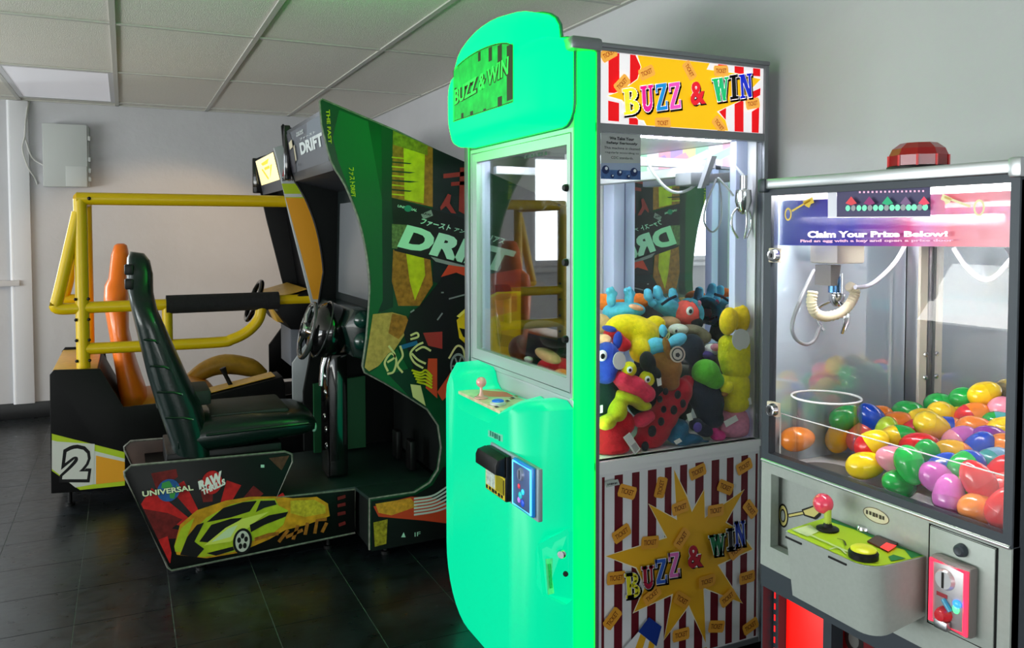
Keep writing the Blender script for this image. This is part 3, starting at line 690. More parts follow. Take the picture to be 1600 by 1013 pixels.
a.poly(px([(738, 478), (778, 459), (806, 458), (806, 486), (770, 494), (742, 508)]), CO); a.poly(px([(716, 512), (748, 520), (748, 536), (722, 526)]), K2); a.poly(px([(772, 520), (812, 528), (812, 545), (776, 540)]), ink('rival_gold', (176, 150, 16)))
a.ellipse(*px([(714, 570)])[0], .035, .05, GRY); a.ellipse(*px([(714, 571)])[0], .028, .042, K2)
for k in range(6):
    c = px([(714, 571)])[0]; t = k * PI / 3; a.stroke([c, (c[0] + .026 * math.cos(t), c[1] + .04 * math.sin(t))], .007, GRY, False)
a.layer += 1
VTX = [('VIN DIESEL', 545, 258, 552, 310)]
for (u0, v0, u1, v1, s_) in ((543, 262, 552, 308, 'ファストDRIFT'), (508, 172, 514, 225, 'THE FAST')):
    a.quadtext(s_, px([(u0, v0), (u0 + 4, v1), (u1 + 3, v1), (u1, v0)]), Y1, .02)
# lower board under the foot well
a.poly(px([(579, 782), (648, 772), (674, 757), (690, 730), (760, 700), (760, 828), (700, 838), (579, 860)]), K2)
a.poly(px([(582, 790), (640, 775), (672, 776), (740, 800), (740, 822), (660, 812), (590, 806)]), R2c)
a.poly(px([(585, 786), (640, 777), (650, 790), (610, 804), (590, 800)]), ink('flame_amber', (206, 140, 40), grain=.3))
a.poly(px([(582, 815), (604, 810), (602, 848), (584, 853)]), ink('olive_gold', (150, 132, 30), grain=.5, gscale=70))
for k in range(6): a.stroke(sm2(px([(645, 778 + k * 5), (672, 774 + k * 5), (690, 764 + k * 6), (720, 742 + k * 8)]), 4), .008, ink('pinstripe_white', (200, 204, 200)), False)
a.layer += 1
a.poly(px([(625, 838), (629, 830), (632, 838)]), MINT); a.recttext('IF', *px([(646, 837)])[0], *px([(655, 829)])[0], MINT)
a.build('side_artwork', dr)

# ---- printed artwork, seat base board
a = Art(lambda u, v: (u, 3.30, v), (0, -1, 0), .0003); px = lambda L: xz(L, 3.30)
DR = ink('dark_red', (104, 24, 24), grain=.4, gscale=50); HR = ink('hot_red', (186, 30, 30), grain=.25, gscale=40)
cc = (330, 838)
def inside(L):
    """clip a printed shape to the board's slanted rear edge and its bottom edge (photo pixels)"""
    for (ax_, ay_), (bx_, by_) in (((198, 742), (268, 886)), ((268, 886), (554, 831))):
        out = []; n = len(L); side = lambda p: (bx_ - ax_) * (p[1] - ay_) - (by_ - ay_) * (p[0] - ax_)
        for i in range(n):
            p, q = L[i], L[(i + 1) % n]; sp, sq = side(p), side(q)
            if sp <= 0: out.append(p)
            if (sp < 0 < sq) or (sq < 0 < sp):
                t = sp / (sp - sq); out.append((p[0] + (q[0] - p[0]) * t, p[1] + (q[1] - p[1]) * t))
        L = out
        if len(L) < 3: return None
    return L
def ipoly(L, m, up=True):
    L = inside(L)
    if L: a.poly(px(L), m, up)
for k, (t0, t1, r0, r1) in enumerate(((200, 222, 40, 125), (176, 192, 50, 110), (232, 246, 45, 105), (258, 272, 60, 100), (284, 298, 60, 100), (307, 318, 60, 110), (326, 338, 60, 135))):
    g = lambda t, r: (cc[0] + r * math.cos(math.radians(t)) * 1.0, cc[1] + r * math.sin(math.radians(t)) * .9)
    ipoly([g(t0, r0), g(t0, r1), g(t1, r1), g(t1, r0)], HR if k % 2 == 0 else DR, False)
a.layer += 1
ipoly([(222, 795), (262, 802), (285, 812), (262, 832), (240, 836)], DR)
ipoly([(236, 848), (262, 838), (268, 864), (266, 880), (256, 878), (246, 862)], HR)
ipoly([(236, 740), (275, 733), (278, 745), (258, 760), (244, 764)], DR)
a.poly(px([(440, 735), (452, 712), (420, 716), (432, 728)]), ink('rust', (78, 50, 34), grain=.4))
# car: blurred glow, body, glass, bonnet, wheel
S_ = lambda L: px([(60 + x / 2.667, 520 + y / 2.667) for x, y in L])
GLO = ink('car_gold', (196, 140, 24), grain=.3, gscale=30); CL = ink('car_lime', (166, 182, 34), grain=.15, gscale=30); CLB = ink('car_pale_lime', (206, 214, 90)); 
a.poly(S_([(566, 890), (590, 800), (660, 740), (780, 700), (880, 684), (985, 682), (1060, 690), (1160, 684), (1206, 712), (1214, 764), (1120, 800), (1030, 822), (960, 862), (890, 892), (830, 918), (700, 940), (576, 925)]), GLO)
a.poly(S_([(566, 890), (594, 815), (650, 770), (620, 850), (600, 915), (570, 912)]), CL)
a.poly(S_([(1050, 700), (1150, 696), (1196, 722), (1196, 752), (1110, 768), (1050, 752)]), ink('blur_yellow', (188, 168, 40), grain=.3))
a.poly(S_([(600, 900), (640, 830), (700, 770), (800, 716), (900, 694), (985, 690), (1000, 720), (1040, 740), (1020, 800), (960, 850), (880, 870), (830, 910), (690, 935), (600, 925)]), CL)
a.poly(S_([(700, 790), (770, 730), (850, 706), (910, 700), (880, 745), (800, 770)]), K2)
a.poly(S_([(925, 700), (985, 698), (992, 716), (940, 730), (905, 748)]), K1)
a.poly(S_([(670, 870), (720, 800), (800, 775), (850, 770), (800, 815), (720, 875)]), K2)
a.poly(S_([(590, 925), (620, 850), (660, 800), (690, 790), (650, 870), (690, 900), (660, 935)]), K2)
a.poly(S_([(690, 886), (780, 812), (850, 775), (960, 745), (900, 790), (830, 850), (800, 870)]), CLB)
a.poly(S_([(720, 872), (790, 815), (830, 800), (800, 850)]), ink('lamp_pale', (196, 214, 170)))
a.poly(S_([(880, 800), (960, 760), (1040, 745), (1030, 765), (940, 800), (885, 830)]), K2)
a.poly(S_([(700, 918), (810, 890), (815, 905), (740, 928)]), K2)
cw = S_([(850, 868)])[0]; a.ellipse(*cw, .036, .052, K2); a.ellipse(*cw, .027, .042, ink('alloy', (190, 190, 180)))
for k in range(5):
    t = k * 2 * PI / 5 + .3; a.ellipse(cw[0] + .014 * math.cos(t), cw[1] + .022 * math.sin(t), .007, .011, K2)
for L in ([(900, 860), (960, 840), (1000, 835)], [(1000, 870), (1040, 820)], [(1030, 850), (1100, 820)], [(1060, 860), (1080, 800)], [(1110, 840), (1120, 790)], [(1150, 835), (1160, 780), (1200, 775)], [(1180, 830), (1200, 790)], [(1245, 690), (1278, 680)], [(1245, 720), (1278, 712)], [(1245, 755), (1278, 748)], [(1250, 800), (1278, 790)]):
    a.stroke(S_(L), .014, O1 if L[0][0] < 1230 else DR, False)
a.layer += 1
# logos
gl = S_([(542, 655)])[0]; a.ellipse(*gl, .040, .043, ink('globe_blue', (36, 84, 150), grain=.3, gscale=50))
for L in ([(515, 625), (545, 615), (560, 640), (530, 650), (512, 645)], [(545, 668), (572, 660), (565, 690), (548, 688)], [(575, 630), (585, 650), (572, 645)]): a.poly(S_(L), ink('globe_green', (60, 140, 70)), False)
a.layer += 1
a.quadtext('UNIVERSAL', S_([(434, 684), (648, 656), (642, 630), (430, 658)]), K2, .08)
a.quadtext('UNIVERSAL', S_([(434, 682), (646, 654), (641, 632), (432, 659)]), ink('logo_cream', (224, 226, 190)), .03)
a.ellipse(*S_([(722, 622)])[0], .037, .046, HR)
WHT = ink('logo_white', (226, 224, 222))
a.quadtext('RAW', S_([(670, 652), (766, 622), (762, 572), (664, 618)]), WHT, .07)
a.quadtext('THRILLS', S_([(684, 676), (780, 630), (774, 604), (678, 652)]), WHT, .06)
a.poly(S_([(925, 548), (940, 548), (940, 560), (925, 560)]), MINT)
a.build('seat_base_artwork', dr)
# ================================================================== RED-AND-WHITE PLUSH CRANE MACHINE
cm = thing('claw_machine', 'tall plush claw machine with glowing green front and striped side', 'claw machine', (1.46, 2.34, 0))
bx0, bx1, by0, by1 = 1.127, 1.80, 1.932, 2.75
M_FR = mat('grey_aluminium_frame', (128, 132, 138), .38, .5)
M_MINT = mat('pale_metal_door_frame', (176, 186, 190), .35, .2)
def glow(name, rgb, e):
    return mat(name, (2, 96, 70) if e < 2 else (0, 30, 20), .35 if e < 2 else .5, emit=e, ecol=rgb, spec=.30 if e < 2 else .05)
G_HEAD = glow('lit_green_header_plastic', (0, 255, 64), 8.5)
G_LOW = glow('lit_green_front_plastic', (0, 240, 170), .86)
G_STRIP = glow('lit_green_corner_strip', (0, 255, 54), 6.0)
# carcass
box('base_cabinet', (1.15, by0 + .012, .03), (bx1, by1 - .01, .66), WHITE, cm)
box('plinth', (1.18, by0 + .04, 0), (bx1 - .03, by1 - .04, .03), BLACK, cm)
box('back_board', (1.782, by0 + .03, .66), (bx1, by1 - .02, 1.84), WHITE, cm)
box('interior_floor', (1.15, by0 + .012, .66), (1.781, by1 - .012, .676), WHITE, cm)
box('far_side_glass', (1.20, by1 - .012, .677), (1.725, by1 - .008, 1.604), GLASS, cm)
box('far_rail', (1.16, by1 - .02, 1.604), (1.781, by1, 1.84), M_FR, cm); box('far_post', (1.70, by1 - .02, .677), (1.781, by1, 1.604), WHITE, cm)
box('roof_box', (1.15, by0 + .03, 1.612), (1.781, by1 - .021, 1.835), WHITE, cm)
box('roof_cap', (1.11, by0 - .004, 1.836), (bx1 + .004, by1 + .004, 1.85), M_FR, cm, .004)
# frame on the near side
box('rail', (1.182, by0, 1.828), (1.79, by0 + .025, 1.836), M_FR, cm); box('rail', (1.182, by0, 1.604), (1.79, by0 + .025, 1.628), M_FR, cm)
box('rail', (1.182, by0, .655), (1.79, by0 + .03, .676), WHITE, cm); box('rail', (1.182, by0, .03), (1.79, by0 + .012, .046), M_FR, cm)
box('post', (1.182, by0 - .002, .03), (1.1955, by0 + .03, 1.836), M_FR, cm, .002); box('post', (1.786, by0 - .002, .03), (1.802, by0 + .03, 1.836), M_FR, cm, .002)
box('post', (1.12, by1 - .04, .03), (1.16, by1, 1.836), M_FR, cm, .006)
strip = [(1.1815, by0 + .004)] + [(1.165 - .035 * math.sin(t), by0 + .035 - .037 * math.cos(t)) for t in [k * PI / 2 / 8 for k in range(9)]] + [(1.13, by0 + .05), (1.16, by0 + .05), (1.1815, by0 + .03)]
prism('corner_light_strip', strip, 'Z', .02, 1.822, G_STRIP, cm)
box('strip_cap', (1.10, by0 - .008, 1.822), (1.20, by0 + .06, 1.86), M_FR, cm, .01)
for (x0, x1, y0, y1) in ((1.735, 1.784, 2.0, 2.03), (1.685, 1.7345, 2.625, 2.70), (1.16, 1.20, 2.69, by1 - .021)):
    box('inner_post', (x0, y0, .677), (x1, y1, 1.611), mat('led_lit_white_post', (196, 206, 232), .4, emit=.16, ecol=(190, 205, 255)), cm, .004)
prism('back_mirror', [(1.771, 2.031), (1.7745, 2.031), (1.735, 2.70), (1.7315, 2.70)], 'Z', .677, 1.611, MIRROR, cm)
# holographic strip above the mirror
a = Art(lambda u, v: (1.7738 - (u - 1.962) * .0583, u, v), (-1, 0, 0), .0006)
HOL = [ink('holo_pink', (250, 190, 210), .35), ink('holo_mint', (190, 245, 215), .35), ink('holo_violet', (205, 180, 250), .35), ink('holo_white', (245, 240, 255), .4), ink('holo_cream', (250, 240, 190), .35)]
for k in range(9):
    y0 = 2.035 + k * .065; a.poly([(y0, 1.53 + (k % 3) * .01), (y0 + .065, 1.53 + ((k + 1) % 3) * .01), (y0 + .065, 1.61), (y0, 1.61)], HOL[k * 3 % 5], False)
for k in range(5):
    y0 = 2.06 + k * .11; a.layer = 2; a.poly([(y0, 1.60), (y0 + .10, 1.575), (y0 + .05, 1.56), (y0 - .02, 1.58)], HOL[(k * 2 + 1) % 5], False)
a.build('holographic_strip', cm)
lt = box('interior_lamp', (1.28, 1.985, 1.606), (1.70, 2.02, 1.611), mat('lamp_tube', (255, 255, 255), .4, emit=34, ecol=(240, 243, 255)), cm)
box('interior_lamp', (1.22, 2.25, 1.605), (1.26, 2.62, 1.611), _M['lamp_tube'], cm)
LEDS = mat('led_strip', (245, 246, 255), .4, emit=16, ecol=(238, 242, 255))
box('led_strip', (1.1965, by0 + .022, .70), (1.2025, by0 + .030, 1.59), LEDS, cm);
# side glass with notice
box('side_glass', (1.1955, by0 + .008, .676), (1.786, by0 + .012, 1.604), GLASS, cm)
a = Art(lambda u, v: (u, by0 + .007, v), (0, -1, 0), .0004)
x0, x1, z0, z1 = 1.201, 1.334, 1.474, 1.603
a.poly([(x0, z0), (x1, z0), (x1, z1), (x0, z1)], ink('notice_grey', (168, 174, 176)))
a.poly([(x0, z0), (x1, z0), (x1, z0 + .042), (x0, z0 + .04)], ink('notice_blue', (72, 104, 160), grain=.3, gscale=60))
a.poly([(x0, z0 + .026), (x1, z0 + .026), (x1, z0 + .048), (x0, z0 + .044)], ink('notice_pale_blue', (150, 166, 196)))
for (u, v, r) in ((1.216, 1.50, .012), (1.262, 1.492, .009), (1.31, 1.496, .012), (1.237, 1.482, .006), (1.29, 1.482, .006)):
    a.ellipse(u, v, r, r, ink('bubble_navy', (34, 50, 96)), 14); a.ellipse(u + r * .2, v + r * .3, r * .4, r * .4, ink('bubble_white', (220, 228, 240)), 10)
TX = ink('notice_text', (44, 46, 52))
for i, (s_, w_) in enumerate((('We Take Your', .082), ('Safety Seriously', .104), ('This machine is cleaned', .118), ('regularly according to', .112), ('CDC standards.', .074))):
    zz = 1.588 - i * .0135; h = .0085 if i < 2 else .0068; a.recttext(s_, 1.2675 - w_ / 2, zz - h / 2, 1.2675 + w_ / 2, zz + h / 2, TX, .03 if i < 2 else 0)
a.build('safety_notice', cm)

# ---- fat slab letters for BUZZ & WIN
def R_(x0, y0, x1, y1): return [(x0, y0), (x1, y0), (x1, y1), (x0, y1)]
def arc(cx, cy, rx, ry, w, a0, a1, n=8):
    out = []
    for k in range(n):
        t0 = math.radians(a0 + (a1 - a0) * k / n); t1 = math.radians(a0 + (a1 - a0) * (k + 1) / n)
        f = lambda t, d: (cx + (rx - d) * math.cos(t), cy + (ry - d) * math.sin(t))
        out.append([f(t0, 0), f(t1, 0), f(t1, w), f(t0, w)])
    return out
GLY = {
    'B': [R_(.10, 0, .40, 1), R_(0, 0, .5, .12), R_(0, .88, .5, 1)] + arc(.5, .755, .40, .245, .13, -90, 90) + arc(.5, .265, .48, .265, .14, -90, 90) + [R_(.3, .44, .55, .56), R_(.3, 0, .55, .12), R_(.3, .88, .55, 1), R_(.62, .12, .84, .42), R_(.58, .62, .78, .88)],
    'U': [R_(.12, .3, .40, 1), R_(0, .88, .5, 1), R_(.70, .3, .88, 1), R_(.60, .88, 1, 1)] + arc(.5, .32, .38, .32, .22, 180, 360),
    'Z': [R_(.05, .86, .95, 1), R_(.05, 0, .95, .14), [(.05, .14), (.38, .14), (.95, .86), (.62, .86)], R_(.03, .68, .16, 1), R_(.84, 0, .97, .32)],
    'W': [[(.06, 1), (.32, 1), (.46, 0), (.24, 0)], [(.24, 0), (.36, 0), (.55, 1), (.46, 1)], [(.40, 1), (.64, 1), (.76, 0), (.56, 0)], [(.56, 0), (.72, 0), (.95, 1), (.84, 1)], R_(0, .9, .40, 1), R_(.74, .9, 1, 1)],
    'I': [R_(.25, 0, .75, 1), R_(0, 0, 1, .12), R_(0, .88, 1, 1)],
    'N': [R_(.10, 0, .30, 1), R_(.72, 0, .90, 1), [(.10, 1), (.42, 1), (.90, 0), (.66, 0)], R_(0, 0, .40, .1), R_(0, .9, .38, 1), R_(.60, .9, 1, 1)]}
def expand(P, d):
    n = len(P); out = []; A = sum(P[i][0] * P[(i + 1) % n][1] - P[(i + 1) % n][0] * P[i][1] for i in range(n)); sg = 1 if A > 0 else -1
    for i in range(n):
        p0, p1, p2 = Vector(P[i - 1]), Vector(P[i]), Vector(P[(i + 1) % n])
        def nr(a_, b_):
            e = b_ - a_
            return Vector((e.y, -e.x)) / (e.length or 1) * sg
        m_ = nr(p0, p1) + nr(p1, p2)
        L = m_.length
        if L < .3: m_ = nr(p0, p1); L = 1
        k = min(2.0, 2 / max(L * L, .5)) * d * .5 * 1.0
        out.append(tuple(p1 + m_ * k))
    return out
def letters(art, words, conv, cols, wht, blk, d1, d2, sh):
    """words: (glyph, x0, x1, ytop, ybottom) in photo pixels; conv maps pixels to the surface"""
    Q = []
    for (g, x0, x1, yt, yb), c in zip(words, cols):
        w_ = x1 - x0; q = conv([(x0 + .10 * w_, yb), (x1, yb - .13 * w_), (x1 - .10 * w_, yt), (x0, yt + .13 * w_)])
        def M_(p, q=q):
            a_, b_ = p; return tuple((1 - b_) * ((1 - a_) * q[0][k] + a_ * q[1][k]) + b_ * ((1 - a_) * q[3][k] + a_ * q[2][k]) for k in (0, 1))
        Q.append((g, q, M_, c))
    for dd, m_, off in ((d1 + d2, blk, sh), (d1, wht, (0, 0)), (0, None, (0, 0))):
        for g, q, M_, c in Q:
            mm = m_ or c
            if g == '&':
                s_ = 1.0
                qq = [(p[0] + off[0], p[1] + off[1]) for p in q]
                ly = art.layer; art.quadtext('&', qq, mm, .03 + (dd * 9 if dd else 0)); art.layer = ly
            else:
                for P in GLY[g]:
                    pp = [M_(p) for p in P]
                    if dd: pp = expand(pp, dd)
                    art.poly([(p[0] + off[0], p[1] + off[1]) for p in pp], mm, False)
        art.layer += 1
TK = ink('ticket_amber', (226, 160, 60)); TKT = ink('ticket_text', (120, 60, 20))
def ticket(art, c, ang, w_, h_, m=TK, mt=TKT):
    ca, sa = math.cos(ang), math.sin(ang); n = .16
    T = lambda x, y: (c[0] + x * w_ * ca - y * h_ * sa, c[1] + x * w_ * sa + y * h_ * ca)
    art.poly([T(*p) for p in ((-.5 + n * .4, -.5), (.5 - n * .4, -.5), (.5, -.3), (.5, .3), (.5 - n * .4, .5), (-.5 + n * .4, .5), (-.5, .3), (-.5, -.3))], m)
    art.quadtext('TICKET', [T(-.36, -.2), T(.36, -.2), T(.36, .22), T(-.36, .22)], mt, .02)

# ---- lower side print
box('side_board', (1.1955, by0 + .004, .046), (1.786, by0 + .0115, .655), WHITE, cm)
a = Art(lambda u, v: (u, by0 + .004, v), (0, -1, 0), .0003)
YB0 = by0 + .004
cv = lambda L: xz([(920 + x / 3.236, 700 + y / 3.236) for x, y in L], YB0)
MAR = ink('maroon_stripe', (98, 22, 34)); STW = ink('stripe_white', (222, 222, 228)); STY = ink('star_yellow', (224, 168, 36)); STE = ink('star_edge', (244, 236, 210))
a.poly([(1.198, .048), (1.784, .048), (1.784, .640), (1.198, .640)], STW)
for sx0, sx1 in ((66, 80), (130, 172), (218, 256), (298, 342), (384, 418), (461, 497), (538, 580), (620, 659), (697, 731), (770, 804), (842, 853)):
    X0 = cv([(sx0, 120)])[0][0]; X1 = cv([(sx1, 120)])[0][0]; a.poly([(X0, .05), (X1, .05), (X1, .632), (X0, .632)], MAR, False)
a.layer += 1
star = [(430, 110), (495, 250), (520, 325), (582, 212), (585, 355), (783, 213), (690, 378), (760, 420), (825, 512), (650, 592), (775, 785), (578, 706), (590, 985), (505, 795), (380, 970), (425, 737), (228, 830), (285, 700), (240, 605), (85, 548), (395, 455), (303, 285), (445, 365)]
a.poly([tuple(p) for p in expand(cv(star), .007)], STE); a.poly(cv(star), STY)
for (x, y, d) in ((193, 222, -20), (362, 200, 75), (548, 120, 15), (783, 93, 20), (687, 198, -25), (812, 308, -50), (458, 300, 10), (636, 315, 0), (160, 430, 25), (303, 475, -5), (463, 455, 50), (740, 515, 30), (130, 653, -5), (790, 650, 3), (588, 670, 3), (310, 740, 30), (460, 762, -35), (690, 752, 28), (108, 855, 45), (632, 895, -12), (803, 893, 20), (452, 935, 0), (545, 1040, 5)):
    ticket(a, cv([(x, y)])[0], math.radians(d), .062, .037, TK if d % 2 == 0 else ink('ticket_gold', (214, 150, 50)))
letters(a, [(g, 920 + x0 / 3.236, 920 + x1 / 3.236, 700 + y0 / 3.236, 700 + y1 / 3.236) for g, x0, x1, y0, y1 in (('B', 165, 247, 618, 752), ('U', 250, 318, 585, 708), ('Z', 318, 382, 550, 680), ('Z', 384, 446, 518, 648), ('&', 478, 562, 478, 602), ('W', 588, 680, 425, 540), ('I', 678, 722, 398, 508), ('N', 716, 778, 360, 492))],
        lambda L: xz(L, YB0), [ink('l_yellow', (214, 206, 44)), ink('l_maroon', (150, 26, 54)), ink('l_blue', (52, 92, 186)), ink('l_pink', (214, 106, 184)), ink('l_red', (166, 26, 44)), ink('l_green', (22, 106, 68)), ink('l_ink', (22, 22, 26)), ink('l_navy', (40, 66, 170))],
        ink('l_white', (236, 236, 236)), ink('l_shadow', (14, 12, 14)), .0035, .0035, (.004, -.004))
a.poly(cv([(288, 845), (352, 892), (326, 992), (234, 918)]), ink('cone_blue', (26, 54, 140)))
a.poly(cv([(234, 918), (326, 992), (300, 1060), (120, 1050)]), STW); a.poly(cv([(245, 928), (272, 950), (240, 1050), (200, 1050)]), STY); a.poly(cv([(290, 962), (315, 984), (300, 1050), (270, 1050)]), STY)
a.poly(cv([(66, 165), (130, 150), (140, 178), (72, 192)]), ink('serial_plate', (176, 186, 184))); z9 = cv([(78, 182), (130, 164)]); a.dashes(z9[0][0], z9[0][1], z9[1][0], z9[1][1], TX, 6)
a.build('side_print', cm)

# ---- backlit side marquee
box('marquee_board', (1.1955, by0 + .006, 1.628), (1.786, by0 + .02, 1.828), WHITE, cm)
YM = by0 + .006
a = Art(lambda u, v: (u, YM, v), (0, -1, 0), .0003)
cv = lambda L: xz([(900 + x / 4.053, 50 + y / 4.053) for x, y in L], YM)
E_ = .62
k_ = lambda n, c: ink('lit_' + n, c, E_)
def clip(P):
    return [(min(max(p[0], 1.198), 1.784), min(max(p[1], 1.63), 1.826)) for p in P]
a.poly([(1.197, 1.629), (1.785, 1.629), (1.785, 1.827), (1.197, 1.827)], k_('white', (236, 232, 236)))
RDm = k_('red', (226, 14, 22))
for L in ([(205, 118), (274, 125), (274, 390), (205, 385)], [(203, 435), (272, 450), (272, 568), (203, 562)], [(342, 132), (376, 136), (412, 225), (384, 320), (340, 345)], [(335, 545), (392, 545), (392, 592), (335, 588)], [(1003, 212), (1062, 216), (1062, 290), (1003, 284)], [(1120, 228), (1166, 232), (1166, 282), (1120, 278)], [(1003, 425), (1060, 440), (1060, 642), (1003, 638)], [(1112, 505), (1160, 475), (1156, 650), (1112, 644)], [(898, 198), (955, 205), (955, 214), (900, 216)], [(905, 505), (950, 480), (948, 560)], [(1112, 380), (1168, 355), (1166, 400), (1112, 430)]): a.poly(clip(cv(L)), RDm, False)
a.layer += 1
ST = [(388, 138), (845, 190), (825, 238), (1000, 262), (1168, 300), (1110, 360), (1060, 425), (890, 505), (945, 560), (962, 640), (445, 602), (428, 560), (395, 555), (290, 430), (200, 405), (272, 380), (250, 330), (330, 345), (390, 300), (412, 222)]
a.poly(clip([tuple(p) for p in expand(cv(ST), .004)]), k_('edge', (250, 240, 220))); a.poly(clip(cv(ST)), k_('yellow', (246, 190, 16)))
LT = k_('ticket', (240, 170, 70)); LTT = k_('ticket_text', (150, 70, 20))
for (x, y, d) in ((205, 140, 30), (445, 258, 25), (715, 245, -55), (915, 248, 5), (545, 578, 5), (900, 590, -45), (1112, 455, 12), (285, 330, 45)): ticket(a, clip(cv([(x, y)]))[0], math.radians(d), .055, .032, LT, LTT)
letters(a, [(g, 900 + x0 / 4.053, 900 + x1 / 4.053, 50 + y0 / 4.053, 50 + y1 / 4.053) for g, x0, x1, y0, y1 in (('B', 285, 398, 350, 530), ('U', 398, 488, 335, 515), ('Z', 492, 574, 325, 503), ('Z', 576, 658, 318, 494), ('&', 708, 815, 308, 470), ('W', 850, 968, 285, 448), ('I', 962, 1020, 270, 432), ('N', 1022, 1112, 262, 425))],
        lambda L: xz(L, YM), [k_('l1', (240, 228, 60)), k_('l2', (232, 36, 150)), k_('l3', (24, 140, 214)), k_('l4', (238, 84, 190)), k_('l5', (232, 30, 46)), k_('l6', (40, 186, 120)), k_('l7', (18, 18, 20)), k_('l8', (28, 48, 190))],
        k_('lw', (250, 238, 238)), ink('l_shadow', (14, 12, 14)), .003, .003, (.004, -.004))
a.build('marquee_print', cm)

# ---- front door
fy0, fy1, gy0, gy1, gz0, gz1 = 1.964, 2.702, 2.0, 2.648, .910, 1.572
door = boxes('front_door', [((bx0, fy0, .856), (bx0 + .022, gy0, 1.616)), ((bx0, gy1, .856), (bx0 + .022, fy1, 1.616)), ((bx0, gy0, .856), (bx0 + .022, gy1, gz0)), ((bx0, gy0, gz1), (bx0 + .022, gy1, 1.616))], M_MINT, cm)
box('door_glass', (bx0 + .012, gy0, gz0), (bx0 + .016, gy1, gz1), GLASS, door)
tube('door_seam', [(bx0 - .001, fy0 + .012, .872), (bx0 - .001, fy1 - .012, .872), (bx0 - .001, fy1 - .012, 1.603), (bx0 - .001, fy0 + .012, 1.603)], .0018, GREYMETAL, door, 6, True)
for z in (1.45, 1.24, 1.022): lathe('door_latch', [(0, .012), (.009, .012), (.011, .006), (.011, 0)], (bx0, gy0 - .002, z), BLACK, door, (-1, 0, 0), 14)
box('door_sill', (bx0 + .002, fy0, .66), (bx0 + .024, fy1, .855), M_MINT, cm, .004)
box('front_rail', (bx0 + .002, fy0, 1.617), (bx0 + .03, fy1, 1.83), M_FR, cm)
a = Art(lambda u, v: (bx0 + .011, u, v), (-1, 0, 0), .0004); a.dashes(2.29, 1.555, 2.13, 1.566, TX); a.build('glass_sticker', door)

# ---- glowing moulded header and lower front
def ring(X, y0, y1, zb, zs, pk, rb=.06, n=10):
    P = []; c = (y0 + y1) / 2; h = (y1 - y0) / 2
    for k in range(5): t = PI + (PI / 2) * k / 4; P.append((y0 + rb + rb * math.cos(t), zb + rb + rb * math.sin(t)))
    for k in range(5): t = -PI / 2 + (PI / 2) * k / 4; P.append((y1 - rb + rb * math.cos(t), zb + rb + rb * math.sin(t)))
    rs = .045
    for k in range(4): t = (PI / 2) * k / 3; P.append((y1 - rs + rs * math.cos(t), zs - rs + rs * math.sin(t)))
    aw = h * .80
    for k in range(15):
        t = PI * k / 14; P.append((c + aw * math.cos(t) , zs + .006 + (pk - zs) * math.sin(t) ** .75))
    for k in range(4): t = PI / 2 + (PI / 2) * k / 3; P.append((y0 + rs + rs * math.cos(t), zs - rs + rs * math.sin(t)))
    return [Vector((X, p[0], p[1])) for p in P]
hd = loft('lit_header', [ring(1.126, 1.957, 2.712, 1.622, 1.868, 1.985), ring(1.07, 1.960, 2.710, 1.622, 1.868, 1.985), ring(1.035, 1.982, 2.665, 1.626, 1.860, 1.972), ring(1.008, 2.02, 2.605, 1.636, 1.845, 1.945), ring(.995, 2.05, 2.58, 1.650, 1.828, 1.912)], G_HEAD, cm)
prism('header_back', [(v.y, v.z) for v in ring(1.126, 1.953, 2.716, 1.620, 1.872, 1.989)], 'X', 1.1268, 1.133, M_FR, hd)
tube('header_rim', [v + Vector((.002, 0, 0)) for v in ring(1.126, 1.957, 2.712, 1.622, 1.868, 1.985)], .006, mat('rim_teal', (30, 110, 90), .4), hd, 6, True)
a = Art(lambda u, v: (.9945, u, v), (-1, 0, 0), .0005)
H1 = ink('hdr_green', (6, 176, 60), .62, grain=.35, gscale=25); H2 = ink('hdr_dark', (44, 62, 26), .10); H3 = ink('hdr_lime', (40, 225, 70), 1.2)
zt = lambda y: 1.83 + .052 * max(0, 1 - ((y - 2.31) / .26) ** 2) ** .5
pl = [(2.526, 1.692), (2.07, 1.692)] + [(2.07 + .456 * k / 12, zt(2.07 + .456 * k / 12)) for k in range(13)]
a.poly(pl, H1)
for y0, y1, z0, z1 in ((2.072, 2.112, 1.70, 1.862), (2.145, 2.175, 1.69, 1.72), (2.145, 2.175, 1.80, 1.872), (2.215, 2.24, 1.835, 1.878), (2.50, 2.518, 1.745, 1.80), (2.30, 2.32, 1.85, 1.882), (2.36, 2.385, 1.692, 1.706), (2.44, 2.46, 1.692, 1.71), (2.26, 2.28, 1.692, 1.70)): a.poly([(y0, z0), (y1, z0), (y1, min(z1, zt((y0 + y1) / 2) - .003)), (y0, min(z1, zt((y0 + y1) / 2) - .003))], H2, False)
a.layer += 1
a.quadtext('BUZZ & WIN', [(2.515, 1.742), (2.10, 1.772), (2.095, 1.822), (2.512, 1.79)], H2, .10)
a.quadtext('BUZZ & WIN', [(2.517, 1.745), (2.103, 1.775), (2.098, 1.825), (2.515, 1.793)], H3, .015)
a.stroke(pl + [pl[0]], .004, H2)
a.build('header_plate', hd)
